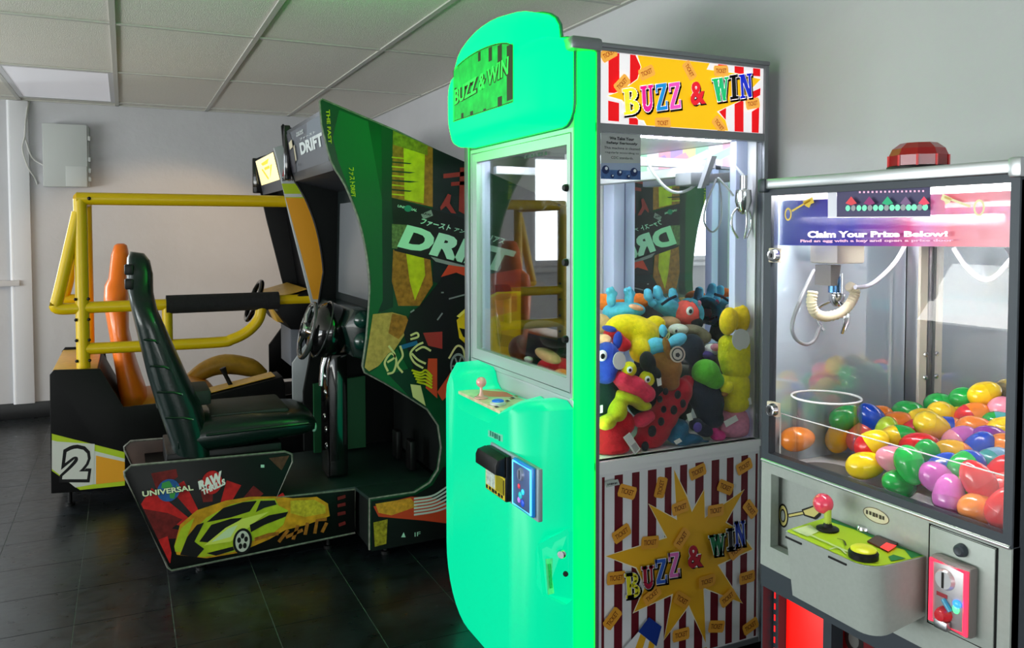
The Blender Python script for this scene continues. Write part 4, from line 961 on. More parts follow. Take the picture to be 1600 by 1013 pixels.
def low(X, y0, y1, zb, zt0, dip, rb, rbn=.03):
    P = []
    for k in range(7): t = PI + (PI / 2) * k / 6; P.append((y0 + rbn + rbn * math.cos(t), zb + rbn + rbn * math.sin(t)))
    for k in range(9): t = -PI / 2 + (PI / 2) * k / 8; P.append((y1 - rb + rb * math.cos(t), zb + rb * 1.15 + rb * 1.15 * math.sin(t)))
    L = [(y1 - .001, zt0 - .07), (y1 - .008, zt0 - .035), (y1 - .028, zt0 - .010), (max(y1 - .08, 2.51), zt0), (2.502, zt0 - .004), (2.485, zt0 - .02), (2.47, dip + .02), (2.44, dip), (2.30, dip), (2.20, dip + .004), (2.16, dip + .03), (2.12, zt0 - .045), (2.07, zt0 - .028), (min(y0 + .04, 2.05), zt0 - .022), (y0 + .004, zt0 - .04)]
    return [Vector((X, p[0], p[1])) for p in P + L]
lw = loft('lit_front_panel', [low(1.126, 1.955, 2.715, .03, .870, .80, .16), low(1.06, 1.962, 2.705, .03, .870, .79, .17), low(1.02, 1.99, 2.63, .03, .866, .775, .18), low(.99, 2.02, 2.585, .035, .855, .76, .19), low(.975, 2.06, 2.56, .05, .845, .75, .19)], G_LOW, cm)
lw.data.set_sharp_from_angle(angle=math.radians(50))
def Xs(y): return float(np.interp(y, [1.955, 1.962, 1.99, 2.02, 2.06, 2.56, 2.585, 2.63, 2.705, 2.715], [1.126, 1.06, 1.02, .99, .975, .975, .99, 1.02, 1.06, 1.126]))
def onfront(u, v, out=0.0):
    x = 1.0
    for _ in range(20): x = .5 * x + .5 * (Xs(onX(u, v, x).y) - out)
    return onX(u, v, x)
# control plate, joystick, buttons
cp = box('control_plate', (.985, 2.145, .7905), (1.122, 2.475, .802), mat('control_plate_print', (222, 206, 170), .3, grain=.25, gscale=25), cm, .003)
a = Art(lambda u, v: (u, v, .802), (0, 0, 1), .0004)
CK = ink('cp_black', (34, 26, 24)); CR = ink('cp_coral', (236, 110, 90)); CW = ink('cp_white', (236, 236, 226)); CT = ink('cp_tan', (180, 140, 90))
a.poly([(1.00, 2.36), (1.11, 2.30), (1.118, 2.38), (1.06, 2.445)], CR)
for k in range(14):
    u = .99 + (k * 37 % 12) * .011; v = 2.18 + (k * 53 % 26) * .0105; a.poly([(u, v), (u + .012, v + .004), (u + .014, v + .026), (u + .002, v + .022)], (CK, CW, CT)[k % 3], False)
a.build('control_print', cp)
jp = onZ(752, 622, .803); js = lathe('joystick', [(0, .0), (.022, 0), (.022, .004), (.008, .007), (.0045, .02), (.0045, .04)], jp, mat('clear_pink_stem', (238, 180, 170), .2), cm, seg=16)
ell('ball_top', jp + Vector((0, 0, .05)), (.0165, .0165, .0165), mat('pale_pink_ball', (238, 170, 165), .2, coat=.5), js)
bp_ = onZ(778, 632, .803); pb = lathe('push_button', [(0, 0), (.024, 0), (.024, .006), (.019, .009)], bp_, mat('pale_button_ring', (210, 214, 214), .3), cm)
lathe('button_cap', [(.0185, .006), (.0185, .012), (.014, .0145), (0, .0145)], bp_, mat('blue_button', (24, 104, 224), .25, emit=.25), pb)
sp = onZ(815, 606, .803); js2 = lathe('toggle_knob', [(0, 0), (.02, 0), (.02, .008), (.006, .012), (.006, .03)], sp, mat('red_knob_base', (222, 60, 80), .3), cm, seg=14)
ell('knob_top', sp + Vector((0, 0, .036)), (.009, .009, .009), CHROME, js2)
# bill acceptor and coin mechanism
p0, p1 = onfront(764, 704), onfront(842, 806)
p2 = onfront(842, 728)
yA, yB = 2.13, 2.36
def fr(u, v): return onX(u, v, .968)
A1, A2 = fr(766, 702), fr(841, 806)
zq = lambda u, v: fr(u, v).z
tz = zq(800, 716) + .004; bz0 = zq(800, 783) - .004        # top and bottom of the acceptor at its middle
box('acceptor_plate', (.968, A2.y, bz0 - .006), (.982, A1.y, tz + .006), mat('acceptor_grey', (150, 170, 178), .4), cm, .003)
q0, q1 = fr(768, 745), fr(799, 778)
ba = box('bill_acceptor', (.950, q1.y - .002, bz0), (.967, q0.y + .004, tz), BLACK, cm, .004)
H_ = tz - bz0
prism('bill_mouth', [(.949, bz0 + H_ * .54), (.918, bz0 + H_ * .64), (.918, bz0 + H_ * .84), (.925, bz0 + H_ * .95), (.949, tz)], 'Y', q1.y - .002, q0.y + .006, BLACK, ba, .004)
a = Art(lambda u, v: (.9495, u, v), (-1, 0, 0), .0004); ya, yb = q0.y, q1.y + .002; s0 = bz0 + .004; s1 = bz0 + H_ * .52
a.poly([(ya, s0), (yb, s0), (yb, s1), (ya, s1)], ink('bill_sticker', (222, 206, 60))); m_ = (ya + yb) / 2; s2 = s0 + (s1 - s0) * .22
a.poly([(ya - .004, s2), (m_, s2), (m_, s1 - .003), (ya - .004, s1 - .003)], ink('bill_pic', (186, 200, 190), grain=.4, gscale=90)); a.poly([(m_ - .006, s2), (yb + .012, s2), (yb + .012, s1 - .004), (m_ - .006, s1 - .004)], ink('bill_olive', (150, 140, 30)))
a.dashes(ya - .004, s0 + .002, yb + .004, s2 - .002, CK, 6); a.stroke([(yb + .006, s2), (yb + .006, s1 - .006)], .004, CK)
a.build('bill_sticker', ba)
c0, c1_ = fr(807, 723), fr(838, 802)
cz0, cz1 = zq(822, 799), zq(822, 722); CH = cz1 - cz0
cmx = box('coin_mechanism', (.956, c1_.y, cz0), (.967, c0.y, cz1), mat('blue_coin_bezel', (24, 120, 200), .3, emit=.25), cm, .005)
bz = [(c0.y - .006, cz0 + .008), (c1_.y + .006, cz0 + .008), (c1_.y + .006, cz1 - .008), (c0.y - .006, cz1 - .008)]
box('coin_face', (.953, c1_.y + .008, cz0 + .010), (.956, c0.y - .008, cz1 - .010), mat('coin_face_grey', (96, 120, 170), .35, .4), cmx, .001)
tube('light_ring', [(.9545, y, z) for y, z in bz], .003, mat('coin_ring_glow', (90, 200, 255), .3, emit=1.6), cmx, 8, True)
ym = (c0.y + c1_.y) / 2; zc = lambda t: cz0 + CH * t
lathe('coin_slot', [(0, .006), (.015, .006), (.018, 0)], (.953, ym, zc(.76)), mat('coin_disc_blue', (150, 160, 190), .3, .3), cmx, (-1, 0, 0), 18); box('slot', (.9462, ym - .002, zc(.76) - .012), (.9472, ym + .002, zc(.76) + .012), BLACK, cmx)
for (dy, t_, r, c) in ((.012, .50, .007, (210, 60, 80)), (-.012, .43, .008, (60, 220, 255)), (.004, .33, .010, (40, 190, 190)), (.012, .22, .008, (180, 120, 220)), (-.01, .20, .010, (40, 80, 200))): ell('coin_gem', (.952, ym + dy, zc(t_)), (.003, r, r), mat('gem_%d_%d' % (c[0], c[1]), c, .25, emit=.5), cmx, u=12, v=8)
a = Art(lambda u, v: (.9745, u, v), (-1, 0, 0), .0006); W = lambda L: [(onX(u, v, .9745).y, onX(u, v, .9745).z) for u, v in L]; a.poly(W([(763, 672), (786, 680), (786, 691), (763, 682)]), ink('name_plate', (120, 214, 180))); nq = W([(766, 681), (783, 680)]); a.dashes(nq[0][0], nq[0][1], nq[1][0], nq[1][1] - .004, ink('name_text', (40, 120, 100)), 5); tag(a.build('maker_plate', cm), kind='stuff')

# prize flap near the corner
def patch(name, pxs, m, parent, out, th):
    V = [onfront(u, v, out) for u, v in pxs]; n = len(V); W = [v + Vector((th, 0, 0)) for v in V]
    return mesh(name, V + W, [tuple(range(n)), tuple(range(2 * n - 1, n - 1, -1))] + [(k, n + k, n + (k + 1) % n, (k + 1) % n) for k in range(n)], m, parent)
fl_ = patch('prize_flap', [(836, 868), (840, 850), (856, 838), (884, 826), (889, 832), (889, 938), (880, 946), (848, 930), (838, 912)], G_LOW, cm, .006, .012)
patch('flap_sticker', [(852, 874), (872, 872), (875, 925), (856, 930)], ink('pale_green_paper', (90, 220, 150), .35, grain=.2), fl_, .009, .002)
patch('flap_sticker_print', [(856, 882), (868, 880), (870, 918), (859, 920)], ink('sticker_green', (40, 170, 90), .2, grain=.5, gscale=120), fl_, .0105, .001)
pk = onfront(878, 866, .010); lathe('flap_lock', [(0, .008), (.010, .008), (.013, .004), (.013, 0)], pk, CHROME, fl_, (-.8, -.6, 0), 16); pk = onfront(884, 897, .010); lathe('flap_screw', [(0, .004), (.007, .004), (.008, 0)], pk, BLACK, fl_, (-.8, -.6, 0), 12)

# ---- crane inside
M_WP = mat('white_crane_plastic', (226, 228, 236), .35)
gz = 1.545
box('gantry_rail', (1.20, 2.12, 1.532), (1.755, 2.145, 1.560), M_WP, cm, .003); box('gantry_rail', (1.20, 2.64, 1.532), (1.72, 2.665, 1.560), M_WP, cm, .003)
gt = box('gantry_bridge', (1.585, 2.03, 1.500), (1.635, 2.64, 1.530), M_WP, cm, .003)
box('carriage', (1.575, 2.02, 1.47), (1.65, 2.10, 1.51), GREYMETAL, cm, .004)
prism('carriage_arm', [(1.60, 1.46), (1.615, 1.46), (1.66, 1.56), (1.64, 1.56)], 'Y', 2.0, 2.02, GREYMETAL, cm)
tube('crane_cable', [onY(*q, 2.08) for q in ((1010, 250), (1022, 272), (1040, 293), (1058, 301), (1080, 294), (1104, 272))], .0048, M_WP, cm, 8, smooth_n=6)
tube('crane_cable', [onY(*q, 2.04) for q in ((1119, 280), (1104, 318), (1100, 345), (1108, 360), (1117, 361), (1126, 346), (1127, 312), (1123, 282))], .003, GREYMETAL, cm, 6, smooth_n=6)
tube('crane_cable', [onY(*q, 2.0) for q in ((1122, 278), (1135, 292), (1146, 306))], .0035, M_WP, cm, 6, smooth_n=4)
kc = Vector((1.738, 1.968, 1.40))
cl_ = lathe('claw', [(0, .10), (.012, .10), (.012, .06), (.024, .055), (.026, .02), (.018, -.01), (.008, -.02), (0, -.02)], kc, CHROME, cm, seg=16)
for k in range(3):
    t = k * 2 * PI / 3 + .4; d = Vector((math.cos(t), math.sin(t) * .5, 0)) * .8
    tube('claw_prong', [kc + d * .02 + Vector((0, 0, .005)), kc + d * .05 + Vector((0, 0, -.02)), kc + d * .052 + Vector((0, 0, -.06)), kc + d * .022 + Vector((0, 0, -.095))], .0038, CHROME, cl_, 8, smooth_n=4)
tube('claw_wire', [kc + Vector((0, 0, .10)), kc + Vector((-.02, .03, .14))], .004, M_WP, cl_, 6)
# ================================================================== PLUSH TOYS IN THE CLAW MACHINE
def fuzz(name, rgb): return mat('plush_' + name, rgb, .95, grain=.12, gscale=90, bump=.25, bscale=260, sheen=.12, spec=.15)
PL = dict(red=fuzz('red', (206, 34, 48)), coral=fuzz('coral', (228, 50, 84)), lime=fuzz('lime', (190, 190, 36)), yellow=fuzz('yellow', (240, 204, 20)), lemon=fuzz('lemon', (226, 214, 28)), blue=fuzz('royal_blue', (44, 62, 168)), black=fuzz('black', (20, 22, 28)), dgreen=fuzz('dark_green', (20, 40, 40)),
          brown=fuzz('brown', (164, 108, 52)), sky=fuzz('sky_blue', (96, 186, 224)), cyan=fuzz('cyan', (84, 178, 208)), lady=fuzz('ladybird_red', (186, 22, 44)), navy=fuzz('navy', (28, 36, 54)), green=fuzz('grass_green', (92, 178, 50)), pink=fuzz('pink', (222, 140, 170)), magenta=fuzz('magenta', (222, 50, 140)), teal=fuzz('teal', (24, 96, 132)),
          purple=fuzz('purple', (86, 70, 150)), orange=fuzz('orange', (238, 120, 40)), salmon=fuzz('salmon_red', (222, 84, 76)), camo=fuzz('grey_brown', (128, 116, 96)), white=fuzz('white', (232, 230, 226)), peach=fuzz('peach', (240, 170, 140)), tan=fuzz('tan', (196, 150, 108)), darkbrown=fuzz('dark_brown', (84, 58, 44)))
EYEW = mat('eye_white', (240, 240, 240), .2); EYEB = mat('eye_black', (12, 12, 14), .1, coat=.5); TAGW = mat('paper_tag', (236, 236, 232), .6); 
def PE(u, v, y, ru, rv=None, rd=None, tilt=0.0):
    """ellipsoid seen at photo pixel (u,v) standing at depth y: centre, radii, rotation"""
    rv = ru if rv is None else rv; c = onY(u, v, y); k = float(np.dot(np.array(c) - np.array((0, 0, CAM_H)), FWD)) / F
    rx, rz = ru * k, rv * k; return (c, (rx, rd if rd else min(rx, rz) * .9, rz), (0, -math.radians(tilt), 0))
def ELP(name, pe, m, parent): return ell(name, pe[0], pe[1], m, parent, pe[2])
def TAGQ(name, pxs, y, parent, m=TAGW, th=.0015):
    V = [onY(u, v, y) for u, v in pxs]; n = len(V); W = [p + Vector((0, th, 0)) for p in V]
    return mesh(name, V + W, [tuple(range(n)), tuple(range(2 * n - 1, n - 1, -1))] + [(k, n + k, n + (k + 1) % n, (k + 1) % n) for k in range(n)], m, parent)
def disc(name, u, v, y, ru, rv, parent, m=TAGW, n=18): return TAGQ(name, [(u + ru * math.cos(2 * PI * k / n), v + rv * math.sin(2 * PI * k / n)) for k in range(n)], y, parent, m)
def eye(u, v, y, r, parent, w=True):
    c = onY(u, v, y); k = float(np.dot(np.array(c) - np.array((0, 0, CAM_H)), FWD)) / F * r
    if w: e = ell('eye', c, (k, k * .45, k), EYEW, parent, u=14, v=8)
    ell('pupil', c + Vector((k * -.12, -k * .36, -.05 * k)), (k * .5, k * .2, k * .5), EYEB, e if w else parent, u=12, v=8)
def plush(name, label, base, cat='plush toy'):
    return thing(name, label, cat, base, 'plush toys piled in the claw machine')
def at(u, v, y):
    c = onY(u, v, y); return (c.x, c.y, c.z)
FY = 1.952
# red and lime frog, front left
t = plush('plush_frog', 'red plush frog with lime jaw and yellow goggle eyes, lowest at the left corner', at(950, 712, 2.03))
blob('body', [PE(953, 678, 2.03, 30, 30, .055), PE(946, 706, 2.02, 22, 20, .05), PE(972, 660, 2.035, 18, 20, .05), PE(964, 700, 2.0, 22, 12, .035)], PL['red'], t)
blob('arm', [PE(1003, 656, 2.0, 17, 11, .03, 20), PE(1014, 650, 2.0, 9, 10, .025)], PL['coral'], t)
blob('head', [PE(988, 603, 2.01, 33, 17, .05, -22), PE(1006, 615, 2.0, 18, 15, .04), PE(970, 592, 2.01, 16, 12, .04)], PL['coral'], t)
blob('jaw', [PE(982, 622, 2.008, 30, 10, .045, -22), PE(1004, 634, 2.0, 14, 8, .035), PE(964, 640, 2.0, 15, 20, .04), PE(948, 660, 1.985, 17, 12, .03, 15)], PL['lime'], t)
for u, v, r in ((983, 577, 12), (1011, 592, 13)):
    e = ell('eye_bump', *PE(u, v, 2.0, r, r, .022)[:2], PL['lemon'], t); eye(u + 1, v + 1, 1.978, 5.5, e)
TAGQ('care_tag', [(974, 684), (984, 676), (1001, 702), (992, 711)], 1.955, t); TAGQ('tag_print', [(986, 697), (993, 691), (999, 701), (993, 708)], 1.9545, t, mat('tag_grey', (176, 176, 174), .6), .0004)
# blue alien, left edge
t = plush('plush_alien', 'royal blue plush creature with a white eye above the frog', at(948, 590, 2.03))
blob('head', [PE(948, 562, 2.03, 21, 28, .05), PE(944, 585, 2.03, 16, 16, .045)], PL['blue'], t)
ELP('ear', PE(965, 532, 2.02, 7, 14, .015, -8), PL['blue'], t); eye(941, 556, 1.985, 9, t); disc('round_tag', 968, 564, 1.965, 10, 14, t)
t = plush('plush_bag', 'black plush dangling under the royal blue creature', at(946, 650, 2.03)); blob('body', [PE(946, 618, 2.04, 18, 34, .045), PE(958, 600, 2.05, 12, 16, .04)], PL['dgreen'], t); TAGQ('care_tag', [(938, 634), (942, 633), (942, 645), (938, 646)], 1.99, t)
# yellow pillow
t = plush('plush_blanket', 'bright yellow plush draped over the pile like a cloth', at(985, 560, 2.12))
blob('body', [PE(985, 506, 2.14, 36, 15, .06, -6), PE(968, 515, 2.13, 24, 20, .05), PE(1004, 522, 2.10, 28, 24, .05, -20), PE(1000, 548, 2.06, 16, 20, .04), PE(1025, 505, 2.12, 12, 12, .04)], PL['yellow'], t)
# moose with horn
t = plush('plush_moose', 'brown plush moose with pale blue head and a round button badge', at(1040, 605, 2.03))
blob('body', [PE(1041, 575, 2.03, 25, 27, .05), PE(1030, 560, 2.04, 20, 16, .045), PE(1046, 596, 2.02, 14, 16, .04)], PL['brown'], t)
blob('head', [PE(1026, 540, 2.04, 17, 13, .04), PE(1014, 548, 2.05, 10, 10, .03)], PL['sky'], t)
h = blob('horn', [PE(1041, 541, 2.0, 6, 16, .016, 10), PE(1046, 556, 2.0, 7, 8, .016)], PL['brown'], t); ELP('horn_tip', PE(1036, 517, 2.0, 6, 10, .014, 8), PL['sky'], h)
ELP('arm', PE(1058, 532, 2.03, 17, 9, .028, 28), PL['sky'], t); blob('cap', [PE(1012, 566, 2.0, 12, 18, .03, 10), PE(1022, 585, 2.0, 10, 12, .03)], PL['black'], t)
b = disc('badge', 1059, 554, 1.972, 12, 13, t, mat('badge_cream', (226, 206, 190), .3)); disc('badge_ring', 1059, 554, 1.9715, 9.5, 10.5, b, mat('badge_dark', (64, 60, 60), .3)); disc('badge_centre', 1059, 554, 1.971, 7.5, 8.5, b, mat('badge_pale', (220, 210, 200), .3)); disc('badge_mark', 1059, 555, 1.9705, 4, 4, b, mat('badge_mark', (60, 60, 64), .3), 5)
TAGQ('care_tag', [(1026, 592), (1033, 590), (1034, 602), (1028, 604)], 1.975, t)
# ladybird snake
t = plush('plush_ladybird', 'long red plush with black ladybird spots in the front row', at(1018, 708, 2.02))
blob('body', [PE(1060, 612, 2.02, 22, 22, .045), PE(1050, 630, 2.02, 26, 22, .045), PE(1036, 652, 2.02, 24, 22, .045), PE(1022, 672, 2.02, 28, 24, .045), PE(1012, 692, 2.02, 26, 18, .04), PE(1074, 600, 2.03, 12, 14, .03)], PL['lady'], t)
for u, v, r in ((1059, 617, 6), (1067, 631, 6), (1053, 641, 6.5), (1033, 659, 6), (1019, 674, 8), (1008, 698, 7), (1031, 624, 5), (1037, 640, 5), (1040, 612, 5)):
    c, rr, _ = PE(u, v, 1.978, r, r * 1.15, .006); ell('spot', c, rr, PL['black'], t, u=12, v=8)
# green and navy bottle-shaped toy
t = plush('plush_monster', 'tall navy plush with a grass green head beside the yellow bear', at(1107, 662, 2.0))
blob('body', [PE(1107, 630, 2.0, 26, 32, .045), PE(1090, 615, 2.01, 16, 26, .04), PE(1110, 655, 2.0, 22, 16, .04)], PL['navy'], t)
blob('head', [PE(1103, 583, 2.0, 23, 22, .045), PE(1113, 594, 1.995, 18, 16, .04)], PL['green'], t); TAGQ('care_tag', [(1073, 648), (1080, 645), (1083, 656), (1076, 659)], 1.955, t)
# yellow bear, right
t = plush('plush_bear', 'lemon yellow plush bear standing tall at the right corner post', at(1152, 642, 1.992))
blob('body', [PE(1149, 605, 1.995, 30, 32, .045), PE(1148, 628, 1.995, 29, 18, .045)], PL['lemon'], t, .006, 14); blob('head', [PE(1149, 572, 1.992, 26, 22, .042), PE(1149, 554, 1.995, 31, 30, .045), PE(1154, 576, 1.99, 24, 20, .04), PE(1138, 538, 1.995, 16, 16, .035), PE(1160, 540, 1.992, 20, 18, .035)], PL['lemon'], t, .006, 14)
ELP('arm', PE(1136, 606, 1.972, 12, 9, .018, 30), PL['lemon'], t); ELP('paw', PE(1132, 616, 1.968, 6, 4, .01, 0), PL['brown'], t)
blob('hood', [PE(1138, 502, 1.99, 14, 23, .03, -10), PE(1160, 498, 1.99, 17, 22, .03)], PL['yellow'], t); disc('round_tag', 1158, 531, 1.955, 14, 17, t); TAGQ('care_tag', [(1167, 624), (1173, 621), (1175, 632), (1169, 633)], 1.956, t)
# pink ball with magenta snout
t = plush('plush_pig', 'round pink plush with magenta snout on the floor at the right', at(1150, 688, 2.0))
blob('body', [PE(1149, 662, 1.998, 31, 26, .045), PE(1133, 662, 2.0, 20, 22, .04)], PL['pink'], t); blob('snout', [PE(1122, 682, 1.985, 13, 11, .025), PE(1112, 668, 1.99, 8, 6, .02)], PL['magenta'], t); TAGQ('care_tag', [(1131, 659), (1150, 649), (1154, 657), (1135, 668)], 1.954, t)
# teal octopus, navy paw
t = plush('plush_octopus', 'teal plush octopus lying flat on the machine floor', at(1075, 698, 2.0))
blob('body', [PE(1061, 668, 2.0, 15, 14, .035), PE(1055, 682, 1.99, 14, 9, .03, 30), PE(1082, 686, 1.985, 20, 8, .025, -8), PE(1104, 693, 1.985, 12, 5, .02, -8), PE(1068, 690, 1.985, 18, 7, .025)], PL['teal'], t); TAGQ('care_tag', [(1053, 690), (1062, 685), (1066, 690), (1057, 695)], 1.955, t)
t = plush('plush_paw_bear', 'small navy plush with a purple paw pad beside the pink one', at(1098, 685, 1.99)); blob('body', [PE(1100, 672, 1.99, 17, 11, .025, -25), PE(1088, 664, 1.99, 12, 11, .025)], PL['navy'], t); ELP('paw_pad', PE(1090, 668, 1.968, 8, 8, .008), PL['purple'], t)
# back row
t = plush('plush_axolotl', 'cyan plush lying on its back at the upper left of the pile', at(970, 500, 2.28))
blob('body', [PE(970, 488, 2.28, 28, 16, .07), PE(985, 484, 2.27, 22, 12, .06)], PL['cyan'], t)
for u, v in ((955, 468), (983, 468)): blob('arm', [PE(u, v, 2.27, 7, 13, .02), PE(u - 5, v - 13, 2.27, 4, 6, .012), PE(u + 1, v - 15, 2.27, 4, 6, .012), PE(u + 6, v - 9, 2.27, 4, 5, .012)], PL['sky'], t, .005)
ELP('stripe', PE(994, 481, 2.225, 13, 5, .02, -15), PL['peach'], t)
t = plush('plush_orange', 'orange plush peeping out behind the cyan ones at the back', at(999, 480, 2.36)); blob('body', [PE(999, 470, 2.36, 13, 12, .05), PE(943, 472, 2.36, 10, 14, .05), PE(970, 478, 2.38, 34, 10, .05)], PL['orange'], t)
t = plush('plush_starfish', 'sky blue plush with four stubby fingers raised at the top of the pile', at(1040, 495, 2.28))
blob('body', [PE(1040, 478, 2.28, 22, 13, .06, -15), PE(1052, 488, 2.27, 16, 12, .05)], PL['cyan'], t)
for u, v, r, tl in ((1013, 463, 7, 15), (1028, 459, 8, -6), (1052, 462, 7, 25)): blob('finger', [PE(u, v, 2.27, r, r * 1.2, .02, tl), PE(u + 6, v + 11, 2.27, r * .8, r, .02), PE(u - 1, v - 7, 2.27, r * .8, r * .8, .018)], PL['sky'], t, .005)
tube('sash', [onY(1034, 476, 2.215), onY(1045, 468, 2.215), onY(1056, 463, 2.22)], .005, PL['navy'], t, 8)
t = plush('plush_parrot', 'round salmon red plush head with sky blue patch, top right of the pile', at(1085, 512, 2.2))
blob('head', [PE(1084, 489, 2.22, 32, 24, .07)], PL['salmon'], t); ELP('patch', PE(1109, 486, 2.205, 17, 22, .07, 10), PL['cyan'], t); ELP('beak', PE(1094, 504, 2.17, 15, 9, .03), PL['black'], t); ELP('cheek', PE(1102, 474, 2.16, 6, 5, .01), PL['pink'], t)
for u, v in ((1078, 486),): eye(u, v, 2.152, 7, t)
t = plush('plush_raccoon', 'grey brown plush with white face patch wedged in mid pile', at(1095, 535, 2.14)); blob('body', [PE(1100, 524, 2.15, 28, 14, .06, 8), PE(1122, 520, 2.15, 16, 10, .05), PE(1080, 516, 2.16, 18, 9, .05)], PL['camo'], t); ELP('face', PE(1060, 515, 2.13, 15, 9, .035), PL['white'], t); eye(1056, 517, 2.094, 5, t, True)
t = plush('plush_penguin', 'dark navy plush squeezed behind the moose badge', at(1080, 575, 2.09)); blob('body', [PE(1082, 545, 2.10, 16, 24, .05), PE(1090, 565, 2.09, 14, 14, .04)], PL['navy'], t)
t = plush('plush_unicorn', 'pale pink and violet plush between the grey one and yellow bear', at(1115, 560, 2.08)); blob('body', [PE(1113, 546, 2.08, 13, 9, .035, 15)], PL['white'], t); ELP('wing', PE(1106, 556, 2.06, 14, 7, .02, -20), PL['purple'], t); ELP('muzzle', PE(1118, 543, 2.045, 8, 6, .015), PL['pink'], t)
t = plush('plush_clown', 'red and peach plush at the left glass edge under the cyan one', at(952, 535, 2.1)); blob('body', [PE(958, 524, 2.10, 15, 10, .04, -15), PE(972, 538, 2.09, 12, 12, .04)], PL['red'], t); ELP('face', PE(944, 531, 2.06, 10, 9, .03), PL['peach'], t); ELP('hat', PE(952, 514, 2.09, 10, 5, .03, -15), PL['blue'], t)
t = plush('plush_monkey', 'tan plush half hidden at the far left of the pile', at(940, 520, 2.2)); blob('body', [PE(940, 506, 2.2, 11, 16, .05), PE(1046, 504, 2.24, 15, 10, .05), PE(1000, 512, 2.26, 40, 10, .06)], PL['tan'], t)
t = plush('plush_boar', 'dark brown plush filling the middle of the pile behind the moose', at(1040, 640, 2.2)); blob('body', [((1.38, 2.36, .80), (.12, .10, .12)), ((1.46, 2.42, .79), (.10, .10, .11)), ((1.42, 2.30, .86), (.08, .07, .08))], PL['darkbrown'], t, .012)
t = plush('plush_whale', 'black plush showing small between the ladybird and the octopus', at(1110, 700, 2.12)); blob('body', [((1.60, 2.17, .76), (.09, .08, .08)), ((1.53, 2.19, .80), (.07, .07, .09))], PL['black'], t, .01)
# seen through the front door
def PX_(u, v, x, ru, rv=None, rd=None, tilt=0.0):
    rv = ru if rv is None else rv; c = onX(u, v, x); k = float(np.dot(np.array(c) - np.array((0, 0, CAM_H)), FWD)) / F
    return (c, (rd or ru * k * .8, ru * k * 1.9, rv * k), (math.radians(tilt), 0, 0))
t = plush('plush_panther', 'black plush lying against the front door glass', tuple(onX(850, 560, 1.24)))
blob('body', [PX_(852, 516, 1.25, 30, 15, .06), PX_(840, 540, 1.24, 26, 20, .06), PX_(872, 530, 1.25, 14, 14, .06), PX_(816, 545, 1.23, 12, 22, .05)], PL['black'], t, .01); ELP('belly', PX_(856, 556, 1.205, 18, 8, .03, 10), PL['tan'], t); ELP('nose', PX_(826, 562, 1.19, 6, 5, .012), PL['white'], t)
t = plush('plush_dragon', 'red plush in the lower corner of the front door glass', tuple(onX(868, 585, 1.22))); blob('body', [PX_(868, 574, 1.23, 18, 16, .06), PX_(848, 590, 1.22, 26, 16, .06)], PL['red'], t, .01); ELP('tail', PX_(878, 583, 1.18, 9, 6, .02), PL['orange'], t)
# soft toys press flat against the glass, the floor and the mirror
for o in list(COL.objects):
    if o.type == 'MESH' and o.parent is not None and 'plush' in (o.parent.name if o.parent.parent is None else o.parent.parent.name):
        o0 = org(o.parent)
        for v in o.data.vertices:
            p = v.co + o0; v.co = Vector((min(max(p.x, 1.152), 1.770 - max(0, p.y - 2.0) * .062 - (.036 if p.y > 1.998 else 0)), min(max(p.y, 1.9455), 2.72), max(p.z, .6765))) - o0
# ================================================================== EGG PRIZE CRANE
em = thing('egg_prize_machine', 'small grey prize crane filled with plastic eggs, red beacon on top', 'claw machine', (1.38, .985, 0))
EX, EY0, EY1, EB = 1.15, .731, 1.241, 1.60
SLATE = mat('slate_grey_metal', (50, 58, 66), .45, .2); SIL = mat('silver_grey_panel', (160, 168, 162), .45, .1, grain=.04, gscale=120); ALU = mat('satin_aluminium', (196, 200, 202), .32, .8)
# shell
box('top_strip', (EX - .008, EY0 - .004, 1.411), (EB, EY1 + .004, 1.431), ALU, em, .003)
box('corner_cap', (EX - .012, EY1 - .012, 1.405), (EX + .02, EY1 + .008, 1.432), SLATE, em, .004)
box('corner_cap', (EX - .012, EY0 - .008, 1.405), (EX + .02, EY0 + .012, 1.434), ALU, em, .004)
box('roof', (EX + .02, EY0 + .01, 1.402), (EB - .005, EY1 - .01, 1.4105), SLATE, em)
box('near_side_board', (EX + .004, EY0, .02), (EB, EY0 + .010, 1.402), SLATE, em); box('far_side_board', (EX + .004, EY1 - .004, .02), (EB, EY1, 1.402), SLATE, em)
box('back_board', (EB - .012, EY0 + .011, .02), (EB, EY1 - .005, 1.402), SLATE, em)
box('deck', (EX + .019, EY0 + .011, .84), (EB - .013, EY1 - .005, .858), WHITE, em)
def halfmirror(name, rgb, f):
    m = mat(name, rgb, .5); nt = m.node_tree; b = nt.nodes['Principled BSDF']; g = nt.nodes.new('ShaderNodeBsdfGlossy'); g.inputs['Roughness'].default_value = .015; x = nt.nodes.new('ShaderNodeMixShader'); x.inputs[0].default_value = f
    nt.links.new(b.outputs[0], x.inputs[1]); nt.links.new(g.outputs[0], x.inputs[2]); nt.links.new(x.outputs[0], nt.nodes['Material Output'].inputs['Surface']); return m
box('side_panel', (EX + .02, EY1 - .008, .8585), (EB - .05, EY1 - .0045, 1.40), halfmirror('glossy_pale_blue_panel', (206, 228, 246), .55), em)
box('back_mirror', (EB - .0165, EY0 + .012, .8585), (EB - .0125, EY1 - .04, 1.40), halfmirror('hazy_mirror', (206, 216, 222), .88), em)
box('near_inner_panel', (EX + .02, EY0 + .0105, .8585), (EB - .02, EY0 + .0125, 1.40), WHITE, em)
box('inner_corner_post', (EB - .05, EY1 - .040, .8585), (EB - .013, EY1 - .0085, 1.40), STEEL, em, .003)
box('post_edging', (EB - .0525, EY1 - .047, .8585), (EB - .030, EY1 - .0405, 1.40), mat('cream_edging', (226, 222, 204), .5), em)
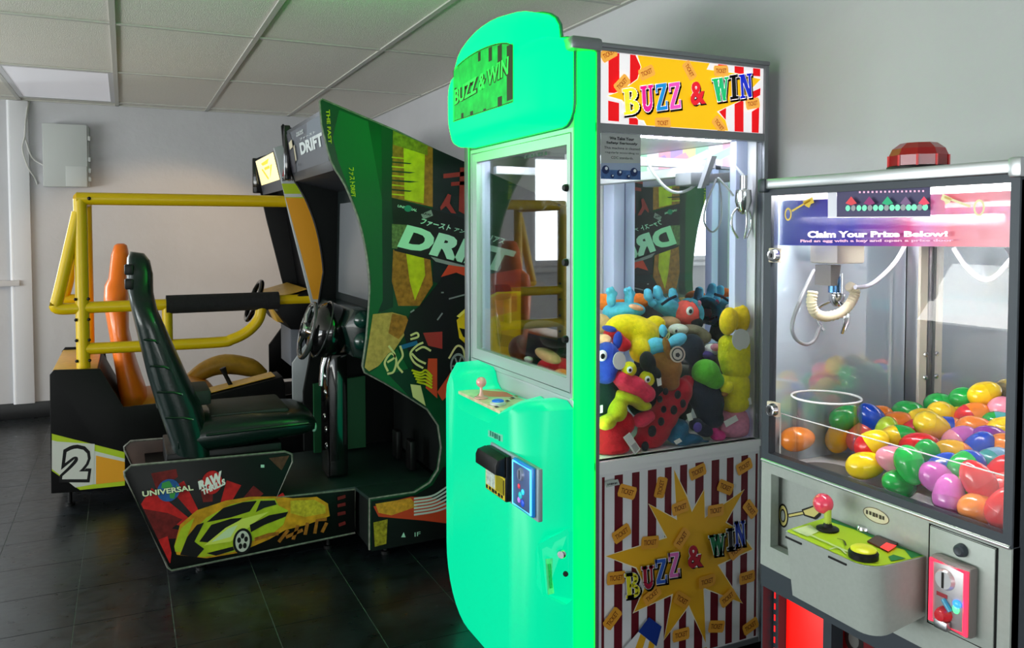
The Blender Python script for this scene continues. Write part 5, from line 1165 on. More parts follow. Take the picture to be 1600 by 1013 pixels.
for z in (.93, 1.01, 1.06): lathe('post_screw', [(0, .004), (.005, .003), (.006, 0)], (EB - .034, EY1 - .0475, z), CHROME, em, (0, -1, 0), 10)
# glazed door
gy0, gy1, gz0, gz1 = .7445, 1.2225, .8865, 1.3985
dd = boxes('door_frame', [((EX, EY0, .869), (EX + .018, gy0, 1.4105)), ((EX, gy1, .869), (EX + .018, EY1, 1.4105)), ((EX, gy0, .869), (EX + .018, gy1, gz0)), ((EX, gy0, gz1), (EX + .018, gy1, 1.4105))], SLATE, em)
box('door_glass', (EX + .008, gy0, gz0), (EX + .012, gy1, gz1), GLASS, dd)
tube('frame_trim', [(EX - .001, EY0 + .002, .870), (EX - .001, EY1 - .002, .870)], .0035, ALU, dd, 8)
for z in (1.281, .977):
    lk = box('lock_plate', (EX - .003, 1.197, z - .014), (EX + .007, 1.226, z + .014), mat('cream_lock_plate', (222, 206, 186), .4), dd, .002)
    lathe('lock', [(0, .010), (.006, .012), (.011, .011), (.013, .004), (.013, 0)], (EX - .003, 1.206, z), CHROME, lk, (-1, 0, 0), 18); box('keyhole', (EX - .0155, 1.2045, z - .004), (EX - .0145, 1.2075, z + .004), BLACK, lk)
# translucent printed header on the glass
m = bpy.data.materials.new('header_film_print'); m.use_nodes = True; nt = m.node_tree; b = nt.nodes['Principled BSDF']; b.inputs['Roughness'].default_value = .2
g = nt.nodes.new('ShaderNodeNewGeometry'); sx = nt.nodes.new('ShaderNodeSeparateXYZ'); nt.links.new(g.outputs['Position'], sx.inputs[0])
mr = nt.nodes.new('ShaderNodeMapRange'); mr.inputs['From Min'].default_value = gy1; mr.inputs['From Max'].default_value = gy0; nt.links.new(sx.outputs['Y'], mr.inputs['Value'])
r = nt.nodes.new('ShaderNodeValToRGB'); e = r.color_ramp.elements; e[0].position = .0; e[0].color = (*s2l((70, 86, 170)), 1); e[1].position = 1; e[1].color = (*s2l((250, 150, 165)), 1)
for p_, c in ((.06, (14, 38, 136)), (.40, (56, 40, 160)), (.56, (140, 20, 150)), (.64, (200, 10, 120)), (.70, (214, 120, 190)), (.80, (236, 110, 130))): x = e.new(p_); x.color = (*s2l(c), 1)
nt.links.new(mr.outputs['Result'], r.inputs['Fac']); nt.links.new(r.outputs['Color'], b.inputs['Base Color']); nt.links.new(r.outputs['Color'], b.inputs['Emission Color']); b.inputs['Emission Strength'].default_value = .12
r2 = nt.nodes.new('ShaderNodeValToRGB'); e = r2.color_ramp.elements; e[0].position = 0; e[0].color = (.35, .35, .35, 1); e[1].position = 1; e[1].color = (.8, .8, .8, 1)
for p_, c in ((.05, .96), (.62, .96), (.70, .84)): x = e.new(p_); x.color = (c, c, c, 1)
nt.links.new(mr.outputs['Result'], r2.inputs['Fac']); nt.links.new(r2.outputs['Color'], b.inputs['Alpha'])
def yz(L, x=EX): return [(onX(u, v, x).y, onX(u, v, x).z) for u, v in L]
XH = EX + .0075
mesh('header_film', [(XH, gy1, 1.3005), (XH, gy0, 1.3055), (XH, gy0, gz1), (XH, gy1, gz1)], [(0, 1, 2, 3)], m, dd)
a = Art(lambda u, v: (XH, u, v), (-1, 0, 0), .0004); P = lambda L: yz(L, XH)
W1 = ink('hd_white', (250, 240, 250), .35); W2 = ink('hd_pink', (246, 190, 220), .3); PAN = ink('hd_panel', (74, 70, 104), .15); KY = ink('key_gold', (206, 176, 60), .2); KYP = ink('key_pale', (226, 216, 170), .25)
a.poly(P([(1308, 297), (1454, 291), (1454, 339), (1308, 340)]), PAN); a.poly(P([(1294, 298), (1308, 297), (1308, 340), (1294, 340)]), ink('hd_pale', (214, 216, 226), .2)); a.stroke(P([(1294, 340), (1455, 339)]), .0016, W1)
for k in range(16): a.poly(P([(1343 + k * 6.6, 299 - k * .12), (1346 + k * 6.6, 299 - k * .12), (1346 + k * 6.6, 302 - k * .12), (1343 + k * 6.6, 302 - k * .12)]), W2, False)
a.layer += 1
for k in range(15):
    u = 1326 + k * 8.9; c = P([(u, 325.5 - k * .1)])[0]; a.ellipse(c[0], c[1], .0052, .0052, (ink('hd_mint', (120, 226, 180), .5), ink('hd_grey', (150, 156, 160), .2), ink('hd_mint', (120, 226, 180), .5))[k % 3], 12)
for k, c in enumerate(((214, 70, 80), (140, 50, 110), (40, 170, 120), (120, 90, 130), (230, 70, 100))):
    u = 1335 + k * 28.5; a.poly(P([(u - 9, 318), (u, 307), (u + 9, 318), (u, 321)]), ink('hd_d%d' % k, c, .25), False)
a.layer += 1
a.quadtext('Claim Your Prize Below!', P([(1267, 372), (1487, 370), (1487, 361), (1267, 361)]), W1, .055)
a.quadtext('Find an egg with a key and open a prize door', P([(1256, 380), (1496, 378.5), (1496, 373.5), (1256, 374.5)]), W2, .04)
for (bow, sh, bit, mm) in (((1237, 335), (1243, 330), (1272, 313), KY), ((1536, 325), (1522, 323), (1482, 308), KYP)):
    c = P([bow])[0]; a.stroke([(c[0] + .0075 * math.cos(t), c[1] + .011 * math.sin(t)) for t in [k * PI / 8 for k in range(17)]], .0032, mm, False)
    a.stroke(P([sh, bit]), .0036, mm, False); dx = 1 if bit[0] > sh[0] else -1; a.poly(P([(bit[0] - 12 * dx, bit[1] + 2), (bit[0] + 3 * dx, bit[1] - 5), (bit[0] + 6 * dx, bit[1] + 4), (bit[0] + 1 * dx, bit[1] + 6), (bit[0] - 2 * dx, bit[1] + 12), (bit[0] - 8 * dx, bit[1] + 9)]), mm, False)
a.build('header_print', dd)
# beacon
bc = onX(1435, 265, 1.27); lb = lathe('beacon', [(0, .004), (.052, 0), (.052, .010), (.050, .012)], (1.27, bc.y, 1.431), BLACK, em, seg=24)
M_BC = mat('red_beacon_lens', (150, 6, 12), .10, coat=.6, emit=.03)
bm = bmesh.new(); bm_lathe(bm, [(.0495, .010), (.0495, .030), (.044, .042), (.031, .052), (0, .054)], (1.27, bc.y, 1.431), seg=10); from_bm('beacon_lens', bm, M_BC, lb)
for k in range(10): t = 2 * PI * k / 10; tube('lens_rib', [(1.27 + .05 * math.cos(t), bc.y + .05 * math.sin(t), 1.442), (1.27 + .05 * math.cos(t), bc.y + .05 * math.sin(t), 1.461)], .0022, mat('lens_rib_red', (230, 60, 60), .15), lb, 6)
# interior lamp, chute, divider
box('interior_lamp', (1.172, .76, 1.390), (1.215, 1.215, 1.4015), mat('egg_lamp', (255, 255, 255), .4, emit=90, ecol=(255, 250, 246)), em)
ACR = glassmat('clear_acrylic', (.985, .99, .985), .025, .02, .30); ACE = mat('acrylic_edge', (238, 240, 240), .2)
cc_ = Vector((1.238, 1.160, .8585)); bm = bmesh.new(); bm_lathe(bm, [(.066, 0), (.066, .143), (.063, .143), (.063, 0)], cc_, seg=36)
ch = from_bm('chute_tube', bm, ACR, em, True, 40); tube('chute_rim', [cc_ + Vector((.0645 * math.cos(t), .0645 * math.sin(t), .144)) for t in [2 * PI * k / 36 for k in range(36)]], .0022, ACE, ch, 6, True)
lathe('chute_hole', [(0, .0005), (.05, .0005), (.052, 0)], cc_ + Vector((0, 0, 0)), mat('chute_dark', (120, 116, 112), .6), em, seg=28)
dv = box('divider', (1.171, .750, .8585), (1.1735, 1.214, .965), ACR, em); box('divider_edge', (1.171, .750, .965), (1.1735, 1.214, .9665), ACE, dv); box('divider_edge', (1.171, 1.2125, .885), (1.1735, 1.214, .965), ACE, dv)
# crane
box('crane_rail', (1.20, .80, 1.335), (1.225, 1.20, 1.355), M_WP, em, .002); box('crane_bridge', (1.20, 1.10, 1.31), (1.53, 1.13, 1.332), M_WP, em, .002)
box('crane_motor', (1.235, 1.135, 1.265), (1.31, 1.205, 1.312), mat('beige_plastic', (214, 208, 190), .5), em, .004); prism('motor_bracket', [(1.235, 1.222), (1.255, 1.222), (1.262, 1.262), (1.235, 1.262)], 'Y', 1.15, 1.19, mat('bracket_grey', (110, 108, 104), .5), em)
kc = onY(1308, 455, 1.165)
cl_ = lathe('claw', [(0, .035), (.010, .035), (.010, -.004), (.015, -.006), (.015, -.02), (.008, -.03), (0, -.03)], kc, CHROME, em, seg=16)
lathe('claw_coil', [(.011, .03), (.012, .02), (.012, -.002)], kc + Vector((-.012, -.004, .0)), mat('blue_steel', (70, 110, 150), .25, .8), cl_, seg=12)
for k in range(3):
    t = k * 2 * PI / 3 + 2.2; d = Vector((math.cos(t), math.sin(t), 0)); tube('claw_prong', [kc + d * .012 + Vector((0, 0, -.02)), kc + d * .034 + Vector((0, 0, -.034)), kc + d * .036 + Vector((0, 0, -.058)), kc + d * .024 + Vector((0, 0, -.080))], .0036, CHROME, cl_, 8, smooth_n=4)
hose = [onY(u, v, 1.125) for u, v in ((1270, 455), (1268, 475), (1275, 490), (1292, 495), (1315, 488), (1330, 472), (1336, 455), (1326, 447))]; hp = catmull(hose, 8)
tube('corrugated_hose', hp, [.0085 + .0016 * (k % 2) for k in range(len(hp))], mat('beige_hose', (218, 208, 176), .6), em, 10)
tube('crane_cable', [onY(u, v, 1.16) for u, v in ((1272, 422), (1252, 465), (1238, 505), (1242, 528), (1258, 538), (1272, 532), (1282, 510))], .0035, GREYMETAL, em, 8, smooth_n=6)
tube('crane_cable', [onY(u, v, 1.10) for u, v in ((1416, 380), (1400, 408), (1380, 430), (1358, 446), (1336, 449))], .0042, M_WP, em, 8, smooth_n=6)
tube('crane_cable', [onX(u, v, 1.50) for u, v in ((1490, 388), (1506, 412), (1526, 432), (1544, 437), (1560, 428), (1580, 405))], .005, M_WP, em, 8, smooth_n=6)

# ---- lower front
ry0, ry1, rz0, rz1 = 1.085, 1.214, .700, .847
boxes('front_panel', [((EX, EY0, .656), (EX + .02, ry0, .868)), ((EX, ry1, .656), (EX + .02, EY1, .868)), ((EX, ry0, .656), (EX + .02, ry1, rz0)), ((EX, ry0, rz1), (EX + .02, ry1, .868))], SIL, em)
rc = box('prize_recess', (EX + .030, ry0 - .01, rz0 - .01), (EX + .036, ry1 + .01, rz1 + .01), SIL, em)
a = Art(lambda u, v: (EX + .030, u, v), (-1, 0, 0), .0004); P = lambda L: yz(L, EX + .030); KG = ink('key_outline', (26, 24, 18)); KF = ink('key_fill', (206, 196, 120))
c = P([(1224, 806)])[0]
a.ellipse(c[0], c[1], .0135, .024, KG); a.ellipse(c[0], c[1], .011, .020, KF); a.ellipse(c[0], c[1], .007, .0135, KG); a.ellipse(c[0], c[1], .005, .0105, SIL)
a.stroke(P([(1233, 806), (1278, 797)]), .0075, KG); a.stroke(P([(1234, 806), (1276, 797.6)]), .004, KF)
a.poly(P([(1254, 796), (1284, 786), (1290, 798), (1276, 812), (1258, 806)]), KG); a.poly(P([(1257, 798), (1282, 789), (1286, 797), (1274, 808), (1260, 804)]), KF); a.build('key_graphic', rc)
for u0, u1, v in ((1206, 1216, 741), (1226, 1262, 750)):
    q = yz([(u0, v), (u1, v + (u1 - u0) * .36)]); box('latch_slot', (EX + .0195, q[1][0], q[1][1] - .006), (EX + .0295, q[0][0], q[0][1] + .004), mat('slot_blue_grey', (84, 96, 112), .4, .5), rc, .001)
sk = boxes('lower_band', [((EX + .002, EY0, .612), (EX + .03, EY1, .655))], SLATE, em)
bd = boxes('lower_frame', [((EX + .03, EY0 + .011, .02), (EX + .06, EY0 + .05, .611)), ((EX + .03, EY1 - .02, .02), (EX + .06, EY1 - .005, .611)), ((EX + .03, 1.085, .02), (EX + .06, 1.105, .611)), ((EX + .03, EY0 + .05, .02), (EX + .06, 1.085, .10))], SLATE, em)
box('prize_door', (EX + .050, 1.106, .10), (EX + .058, EY1 - .021, .605), mat('glowing_red_door', (255, 12, 4), .4, emit=1.1), em, .002)
box('lower_back', (EX + .07, EY0 + .051, .10), (EX + .075, 1.084, .611), mat('dark_red_board', (60, 14, 18), .4), em)
for k in range(22): box('led', (EX + .0285, 1.2285, .10 + k * .023), (EX + .0295, 1.2315, .112 + k * .023), mat('red_led', (230, 30, 30), .3, emit=1.5), em) if k else None
a = Art(lambda u, v: (EX + .070, u, v), (-1, 0, 0), .0005); P = lambda L: yz(L, EX + .070)
c = P([(1335, 1000)])[0]; a.ellipse(c[0], c[1], .05, .06, ink('dial_black', (24, 18, 18))); a.ellipse(c[0], c[1], .045, .055, ink('dial_red', (96, 18, 24))); a.ellipse(c[0], c[1], .022, .027, ink('dial_black', (24, 18, 18))); a.ellipse(c[0], c[1], .012, .015, ink('dial_grey', (90, 90, 88)))
a.quadtext('BAR PRIZE', P([(1331, 985), (1358, 1003), (1361, 992), (1333, 975)]), ink('dial_text', (214, 206, 200)), .04)
a.poly(P([(1366, 965), (1400, 985), (1400, 1013), (1372, 1013)]), ink('egg_print_green', (110, 150, 50), grain=.4, gscale=80)); a.poly(P([(1380, 990), (1390, 986), (1394, 1013), (1382, 1013)]), ink('egg_print_black', (20, 22, 20)))
a.build('prize_dial', em)
box('kick_panel', (EX - .004, EY0, .575), (EX + .045, .885, .640), SLATE, em, .006)
# control ledge
lx0 = 1.026; Lp = [(EX, 1.070), (lx0 + .006, 1.052), (lx0, 1.046)] + [(lx0 + .035 - .035 * math.cos(t), .905 - .035 * math.sin(t)) for t in [k * PI / 2 / 6 for k in range(7)]] + [(EX, .868)]
bm = bmesh.new(); tp = [bm.verts.new((x, y, .8075)) for x, y in Lp]; lo = [bm.verts.new((EX - (EX - x) * .86, y, .692 + (x - lx0) * .15)) for x, y in Lp]
bm.faces.new(tp); bm.faces.new(lo[::-1]); n = len(Lp)
for k in range(n): bm.faces.new((tp[k], lo[k], lo[(k + 1) % n], tp[(k + 1) % n]))
lg = from_bm('control_ledge', bm, SIL, em, True, 30)
a = Art(lambda u, v: (u, v, .8076), (0, 0, 1), .0005); P = lambda L: [(onZ(u, v, .8076).x, onZ(u, v, .8076).y) for u, v in L]
LM = ink('ledge_lime', (176, 208, 34)); LG = ink('ledge_green', (24, 120, 60), grain=.2); LP2 = ink('ledge_pale', (206, 222, 170))
ins = [(EX - .002 - (EX - x) * .97, .965 + (y - .965) * .975) for x, y in Lp]
a.poly(ins, LM)
a.poly([(EX - .003, 1.062), (EX - .022, 1.058), (EX - .010, 1.0), (EX - .018, .93), (EX - .010, .90), (EX - .030, .872), (EX - .003, .872)], LG)
a.poly([(lx0 + .012, 1.045), (lx0 + .06, 1.05), (lx0 + .05, 1.02), (lx0 + .014, 1.01)], LP2); a.poly([(EX - .07, .876), (EX - .04, .874), (EX - .045, .893), (EX - .06, .89)], LG)
a.stroke(sm2(P([(1296, 861), (1310, 858), (1322, 868)]), 4), .003, LP2); a.dashes(lx0 + .018, 1.02, lx0 + .024, .93, LP2, 5); a.stroke(sm2(P([(1308, 845), (1318, 848), (1322, 856)]), 4), .0025, ink('ledge_dark', (60, 70, 20)))
a.build('ledge_print', lg)
for q in ((1246, 842), (1312, 874)):
    c = onZ(*q, .80); box('ledge_slot', (lx0 - .001, c.y - .018, .797), (lx0 + .004, c.y + .018, .800), BLACK, lg)
jp = onZ(1293, 828, .8085); js = lathe('joystick', [(0, 0), (.019, 0), (.019, .003), (.009, .006), (.006, .012), (.005, .034)], jp, BLACK, lg, seg=20)
tube('stem', [jp + Vector((0, 0, .012)), jp + Vector((0, 0, .036))], .0062, mat('lime_stem', (170, 190, 70), .3), js, 10); ell('ball_top', onX(1286, 787, jp.x), (.0175, .0175, .0175), mat('coral_pink_ball', (226, 66, 96), .2, coat=.5), js)
bp_ = onZ(1349, 871, .8085); pb = lathe('push_button', [(0, 0), (.0225, 0), (.023, .008), (.020, .012)], bp_, BLACK, lg, seg=24); lathe('button_cap', [(.0195, .008), (.0195, .014), (.016, .0165), (0, .0165)], bp_, mat('yellow_button', (214, 216, 40), .3, emit=.15), pb, seg=24)
q = [onZ(u, v, .8085) for u, v in ((1355, 848), (1370, 839), (1403, 851), (1387, 864))]
mesh('display', q + [p + Vector((0, 0, .003)) for p in q], [(4, 5, 6, 7), (0, 1, 5, 4), (1, 2, 6, 5), (2, 3, 7, 6), (3, 0, 4, 7)], mat('display_dark_red', (70, 14, 16), .2), lg)
q = [onZ(u, v, .8118) for u, v in ((1375, 855), (1385, 848), (1401, 853), (1388, 862))]; mesh('display_digit', q, [(0, 1, 2, 3)], mat('display_red', (255, 40, 40), .3, emit=1.0), lg)
c = onZ(1350, 828, .8085); lathe('key_switch', [(0, .008), (.006, .009), (.011, .007), (.013, .002), (.013, 0)], c, CHROME, lg, seg=18)
# name plate
a = Art(lambda u, v: (EX, u, v), (-1, 0, 0), .0004); P = lambda L: yz(L, EX); c = P([(1369, 806)])[0]
a.ellipse(c[0], c[1], .026, .013, ink('plate_cream', (206, 202, 172)), 20); a.stroke([(c[0] + .026 * math.cos(t), c[1] + .012 * math.sin(t)) for t in [k * PI / 12 for k in range(25)]], .0012, ink('plate_brown', (90, 80, 60))); a.dashes(c[0] + .020, c[1] - .003, c[0] - .020, c[1] + .004, ink('plate_text', (60, 56, 44)), 6); a.build('oval_plate', em)
# coin door
cdoor = box('coin_door', (EX - .003, .7535, .705), (EX, .8605, .8605), SIL, em, .001)
tube('door_seam', [(EX - .0005, .7515, .703), (EX - .0005, .8625, .703), (EX - .0005, .8625, .8625), (EX - .0005, .7515, .8625)], .0016, BLACK, cdoor, 6, True)
lk = onX(1503, 860, EX - .004); lathe('lock', [(0, .009), (.006, .010), (.009, .008), (.0105, 0)], lk, SLATE, cdoor, (-1, 0, 0), 16)
cx0 = EX - .003; y0, y1, z0, z1 = .7765, .8455, .7165, .8255
cmq = box('coin_mechanism', (cx0 - .020, y0, z0), (cx0, y1, z1), mat('coin_bezel_grey', (120, 112, 110), .4), cdoor, .006)
box('coin_face', (cx0 - .0225, y0 + .006, z0 + .006), (cx0 - .0205, y1 - .006, z1 - .006), mat('coin_face_silver', (170, 168, 170), .35, .5), cmq, .001)
tube('light_ring', [(cx0 - .0215, y, z) for y, z in ((y0 + .006, z0 + .007), (y1 - .006, z0 + .007), (y1 - .006, z1 - .007), (y0 + .006, z1 - .007))], .0042, mat('coin_ring_red', (255, 50, 80), .3, emit=1.5), cmq, 8, True)
ym = y1 - .030; lathe('coin_slot', [(0, .006), (.0135, .006), (.0165, 0)], (cx0 - .0225, ym, z1 - .030), mat('coin_disc_silver', (196, 196, 200), .3, .3), cmq, (-1, 0, 0), 20); box('slot', (cx0 - .0297, ym - .0016, z1 - .042), (cx0 - .0286, ym + .0016, z1 - .018), BLACK, cmq)
box('coin_label', (cx0 - .0232, ym - .004, z0 + .050), (cx0 - .0226, ym + .014, z0 + .056), mat('label_maroon', (150, 40, 50), .4), cmq)
ell('reject_lamp', (cx0 - .024, y0 + .018, z0 + .050), (.004, .007, .006), mat('lamp_blue', (40, 110, 255), .2, emit=3), cmq, u=14, v=8); ell('reject_glow', (cx0 - .0235, y0 + .020, z0 + .041), (.003, .006, .007), mat('lamp_green', (90, 240, 150), .2, emit=1.2), cmq, u=14, v=8)
tube('reject_lever', [(cx0 - .024, ym + .002, z0 + .048), (cx0 - .025, y0 + .028, z0 + .034)], .004, mat('lever_teal', (60, 140, 170), .3, emit=.2), cmq, 8)
lathe('return_knob', [(0, .016), (.008, .015), (.011, .008), (.012, 0)], (cx0 - .0225, ym - .001, z0 + .026), mat('return_red', (200, 40, 50), .25), cmq, (-1, 0, 0), 16); box('return_tray', (cx0 - .034, ym - .012, z0 + .003), (cx0 - .022, ym + .012, z0 + .018), STEEL, cmq, .003)

# ================================================================== THE EGGS
EC = dict(orange=(246, 138, 44), amber=(252, 186, 22), yellow=(246, 212, 28), green=(30, 172, 72), blue=(18, 70, 190), red=(222, 32, 42), pink=(240, 150, 170), magenta=(206, 100, 188), purple=(140, 50, 160), teal=(70, 170, 170), coral=(236, 90, 80), ice=(130, 180, 214), lime=(180, 210, 50))
def eggmat(c): return mat('egg_' + c, EC[c], .16, coat=.3, spec=.5)
def eggprof(lo):
    L = []
    for k in range(8):
        t = PI / 2 * k / 7; L.append((.0248 * math.cos(t), (-.029 if lo else .040) * math.sin(t)))
    return L
_em = {}
def halfmesh(c, lo):
    if (c, lo) not in _em:
        bm = bmesh.new(); pr = eggprof(lo); L = ([(.0251, .0012), (.0251, 0)] if lo else [(.0251, 0)]) + pr
        pr2 = [(.0, .0)] + L
        bm_lathe(bm, pr2 if not lo else [(.0, .0012)] + L, (0, 0, 0), seg=20)
        bmesh.ops.recalc_face_normals(bm, faces=bm.faces); me = bpy.data.meshes.new('egg_half'); bm.to_mesh(me); bm.free(); me.materials.append(eggmat(c))
        me.polygons.foreach_set('use_smooth', [True] * len(me.polygons)); me.set_sharp_from_angle(angle=math.radians(50)); _em[(c, lo)] = me
    return _em[(c, lo)]
# photo pixel of each egg seen, angle of its long axis, its two colours, its label
C6 = lambda x, y: (1180 + x / 3.069, 530 + y / 3.069)
EGGS = [
 (985, 790, 0, 'orange', 'orange', 'largest-looking plain orange egg, low in front near the red ones'),
 (1150, 835, 70, 'red', 'red', 'big bright red egg in the lower right corner of the glass'),
 (1150, 705, 30, 'red', 'coral', 'red egg with coral half right above the corner red egg'),
 (1085, 728, 120, 'red', 'red', 'plain red egg touching the top right of the big orange egg'),
 (870, 665, -35, 'magenta', 'magenta', 'glittery magenta egg leaning over another magenta one'),
 (850, 755, 75, 'magenta', 'magenta', 'lower magenta egg standing by the front glass'),
 (1000, 650, -165, 'blue', 'green', 'blue and green two-tone egg left of the red ones'),
 (745, 645, -80, 'green', 'green', 'upright green egg right of the large lying green one'),
 (675, 592, 160, 'pink', 'pink', 'pale pink egg tucked behind the upright green egg'),
 (612, 672, 160, 'green', 'green', 'large lying green egg at the front beside the yellow one'),
 (450, 620, 15, 'yellow', 'yellow', 'plain yellow egg frontmost left, under the blue and green one'),
 (445, 505, 155, 'green', 'blue', 'blue egg with green end resting on the frontmost yellow egg'),
 (552, 422, 130, 'blue', 'blue', 'plain dark blue egg highest at the left of the heap'),
 (590, 532, 40, 'red', 'yellow', 'egg half red half yellow right of the blue and green one'),
 (845, 565, 100, 'green', 'green', 'round-looking green egg in mid heap above the magenta one'),
 (965, 545, 160, 'orange', 'amber', 'orange egg with amber end in the middle of the heap'),
 (1065, 525, 60, 'blue', 'blue', 'shiny blue egg right of centre behind the clear blue one'),
 (1145, 590, 20, 'teal', 'ice', 'clear pale blue egg with teal end at the right glass edge'),
 (945, 430, 170, 'orange', 'blue', 'egg half blue half orange in the back half of the heap'),
 (1050, 432, 0, 'orange', 'orange', 'orange egg right of the blue and orange one'),
 (825, 455, -20, 'yellow', 'yellow', 'yellow egg in mid heap left of the blue and orange one'),
 (685, 410, 15, 'orange', 'orange', 'orange egg right of the highest dark blue one'),
 (590, 378, 20, 'orange', 'orange', 'orange egg just behind the highest dark blue one'),
 (735, 352, 0, 'green', 'green', 'green egg at the back by the corner post'),
 (915, 328, 0, 'green', 'green', 'green egg lying at the back right of the corner post'),
 (820, 385, 10, 'yellow', 'yellow', 'yellow egg at the back in front of the corner post'),
 (895, 368, -15, 'yellow', 'yellow', 'yellow egg below the back green one'),
 (1010, 335, 170, 'orange', 'yellow', 'yellow egg with orange end at the back of the heap'),
 (265, 490, 10, 'orange', 'orange', 'orange egg seen through the clear chute tube'),
 (345, 472, 70, 'amber', 'amber', 'amber egg beside the orange one behind the chute tube'),
 (420, 430, 30, 'green', 'green', 'green egg behind the blue and green one at the left'),
 (478, 425, 60, 'coral', 'coral', 'coral egg left of the highest dark blue one'),
 (640, 445, 80, 'green', 'lime', 'small-looking green and lime egg below the orange ones'),
 (755, 435, 45, 'red', 'red', 'red egg behind the mid heap yellow one'),
 (710, 490, 10, 'yellow', 'green', 'yellow egg with green end in mid heap'),
 (770, 515, 20, 'red', 'red', 'red egg left of the round-looking green one'),
 (800, 478, 0, 'pink', 'pink', 'pink egg wedged above the red one in mid heap'),
 (1165, 435, 20, 'yellow', 'yellow', 'yellow egg at the right glass edge'),
 (1165, 512, 0, 'orange', 'orange', 'orange egg at the right glass edge below the yellow one'),
 (1005, 487, 30, 'pink', 'magenta', 'pink and magenta egg left of the shiny blue one'),
 (1125, 488, 0, 'purple', 'purple', 'purple egg behind the shiny blue one'),
 (1155, 375, 10, 'green', 'teal', 'green egg with teal end at the back right'),
 (1105, 332, 0, 'coral', 'red', 'coral and red egg at the back right'),
 (1060, 375, 25, 'red', 'orange', 'red and orange egg at the back in the middle'),
 (900, 610, 40, 'blue', 'blue', 'blue egg glimpsed below the orange and amber one'),
 (1180, 650, 70, 'red', 'red', 'red egg at the right glass edge above the others'),
 (1130, 300, 0, 'green', 'green', 'green egg highest at the back right'),
 (1195, 292, 20, 'yellow', 'yellow', 'yellow egg highest at the far right'),
 (660, 560, 0, 'purple', 'purple', 'purple egg glimpsed above the pale pink one'),
 (1050, 680, 10, 'lime', 'amber', 'lime and amber egg glimpsed under the blue and green one'),
 (1190, 350, 0, 'pink', 'pink', 'pink egg at the back by the right glass edge'),
]
pos = []
for x, y, *_ in EGGS:
    u, v = C6(x, y); d = ray(u, v); k = .17; t_ = (.905 - CAM_H - k * 1.17) / (d[2] - k * d[0]); p = np.array((d[0] * t_, d[1] * t_, CAM_H + d[2] * t_))
    pos.append(p)
N0 = len(pos)
rnd = random.Random(3); fill_cols = ['orange', 'green', 'yellow', 'blue', 'red', 'pink', 'teal', 'amber']; fills = []
for i in range(26):
    fills.append(np.array((rnd.uniform(1.22, 1.55), rnd.uniform(.78, 1.18), .888 + rnd.uniform(0, .02))))
fills = [f for f in fills if (f[0] - cc_.x) ** 2 + (f[1] - cc_.y) ** 2 > .095 ** 2][:16]
Q = np.array(pos + fills); T0 = Q.copy()
lo = np.array((1.202, EY0 + .042, .8855)); hi = np.array((EB - .046, EY1 - .036, 1.1)); ax_y = .04
for it in range(160):
    for i in range(len(Q)):
        d = Q[i] - Q; L = np.sqrt((d ** 2).sum(1)); L[i] = 9; nb = np.where(L < .053)[0]
        for j in nb:
            f = d[j] / max(L[j], 1e-6) * (.053 - L[j]) * .5; wi = .35 if i < N0 else .9
            Q[i] += f * wi
        if i < N0: Q[i] += (T0[i] - Q[i]) * .10
        else: Q[i][2] -= .0015
        h = np.hypot(Q[i][0] - cc_.x, Q[i][1] - cc_.y)
        if h < .096: Q[i][:2] = np.array((cc_.x, cc_.y)) + (Q[i][:2] - np.array((cc_.x, cc_.y))) / max(h, 1e-6) * .096
        Q[i] = np.clip(Q[i], lo, hi)
RV = Vector(R2); UV_ = Vector(-D2); FV = Vector(FWD)
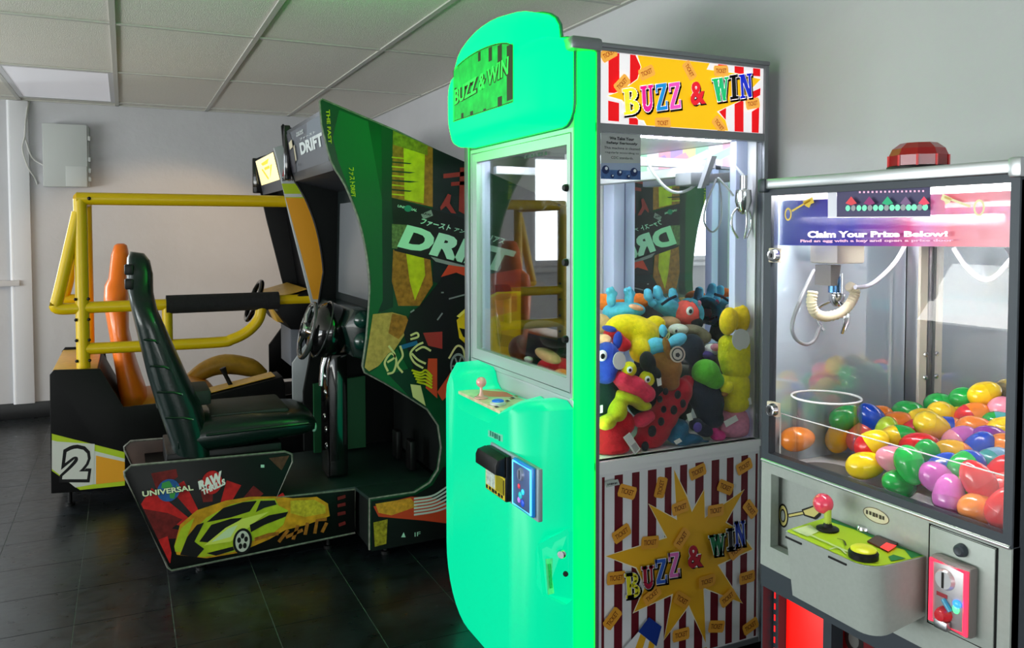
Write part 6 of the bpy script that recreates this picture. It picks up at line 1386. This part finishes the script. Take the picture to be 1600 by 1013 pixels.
for i in range(len(Q)):
    if i < N0:
        _, _, ang, ca, cb, lab = EGGS[i]; lab = lab.replace('egg', 'plastic egg', 1) if 'plastic' not in lab else lab; grp = 'plastic eggs in the prize crane'
        t = math.radians(ang); axis = (RV * math.cos(t) + UV_ * math.sin(t) + FV * rnd.uniform(-.5, .3)).normalized()
    else:
        k_i = i - N0; ca = fill_cols[k_i % 8]; cb = fill_cols[(k_i + 1 + k_i // 8) % 8]; lab = 'plastic egg half %s half %s buried in the lower layer of the heap' % (ca, cb); grp = 'plastic eggs in the prize crane'
        axis = Vector((rnd.uniform(-1, 1), rnd.uniform(-1, 1), rnd.uniform(-.3, .3))).normalized()
    o = bpy.data.objects.new('plastic_egg', halfmesh(ca, True)); link(o); tag(o, lab, 'egg', grp)
    o.rotation_euler = Vector((0, 0, 1)).rotation_difference(axis).to_euler(); p_ = Vector(Q[i])
    for k in range(3):
        ext = math.sqrt((.0252 ** 2) * (1 - axis[k] ** 2) + (.0352 * axis[k]) ** 2)
        if k == 0: p_[0] = min(max(p_[0], 1.1745 + ext), EB - .0175 - ext)
        if k == 1: p_[1] = min(max(p_[1], EY0 + .0195 + ext), EY1 - .0095 - ext)
        if k == 2: p_[2] = max(p_[2], .8585 + ext)
    o.location = p_ - axis * .0055
    c = bpy.data.objects.new('egg_cap', halfmesh(cb, False)); link(c, o)

# ================================================================== POOL TABLE (seen mirrored inside the egg machine)
pt = thing('pool_table', 'pool table with teal cloth and dark wooden body across the room', 'pool table', (-2.3, -1.2, 0))
WD = mat('dark_stained_wood', (52, 34, 26), .4, grain=.3, gscale=8); TC = mat('teal_cloth', (30, 160, 172), .9, bump=.15, bscale=300)
box('playing_bed', (-3.45, -1.75, .74), (-1.15, -.65, .79), TC, pt)
boxes_ = [((-3.6, -1.9, .76), (-1.0, -1.76, .83)), ((-3.6, -.64, .76), (-1.0, -.5, .83)), ((-3.6, -1.759, .76), (-3.46, -.641, .83)), ((-1.14, -1.759, .76), (-1.0, -.641, .83))]
for lo_, hi_ in boxes_: box('rail', lo_, hi_, WD, pt, .012)
for lo_, hi_ in (((-3.45, -1.755, .791), (-1.15, -1.70, .82)), ((-3.45, -.70, .791), (-1.15, -.645, .82)), ((-3.455, -1.69, .791), (-3.40, -.71, .82)), ((-1.20, -1.69, .791), (-1.145, -.71, .82))): box('cushion', lo_, hi_, TC, pt, .01)
box('apron', (-3.5, -1.8, .45), (-1.1, -.6, .735), WD, pt, .01)
for x in (-3.3, -1.3):
    for y in (-1.6, -.8): lathe('leg', [(0, 0), (.05, 0), (.06, .03), (.045, .08), (.07, .2), (.09, .4), (.09, .45)], (x, y, 0), WD, pt, seg=16)
for x in (-3.52, -2.3, -1.08):
    for y in (-1.8, -.6): lathe('pocket', [(.05, 0), (.058, .006), (.05, .010), (.045, .004)], (x, y, .828), BLACK, pt, seg=16)
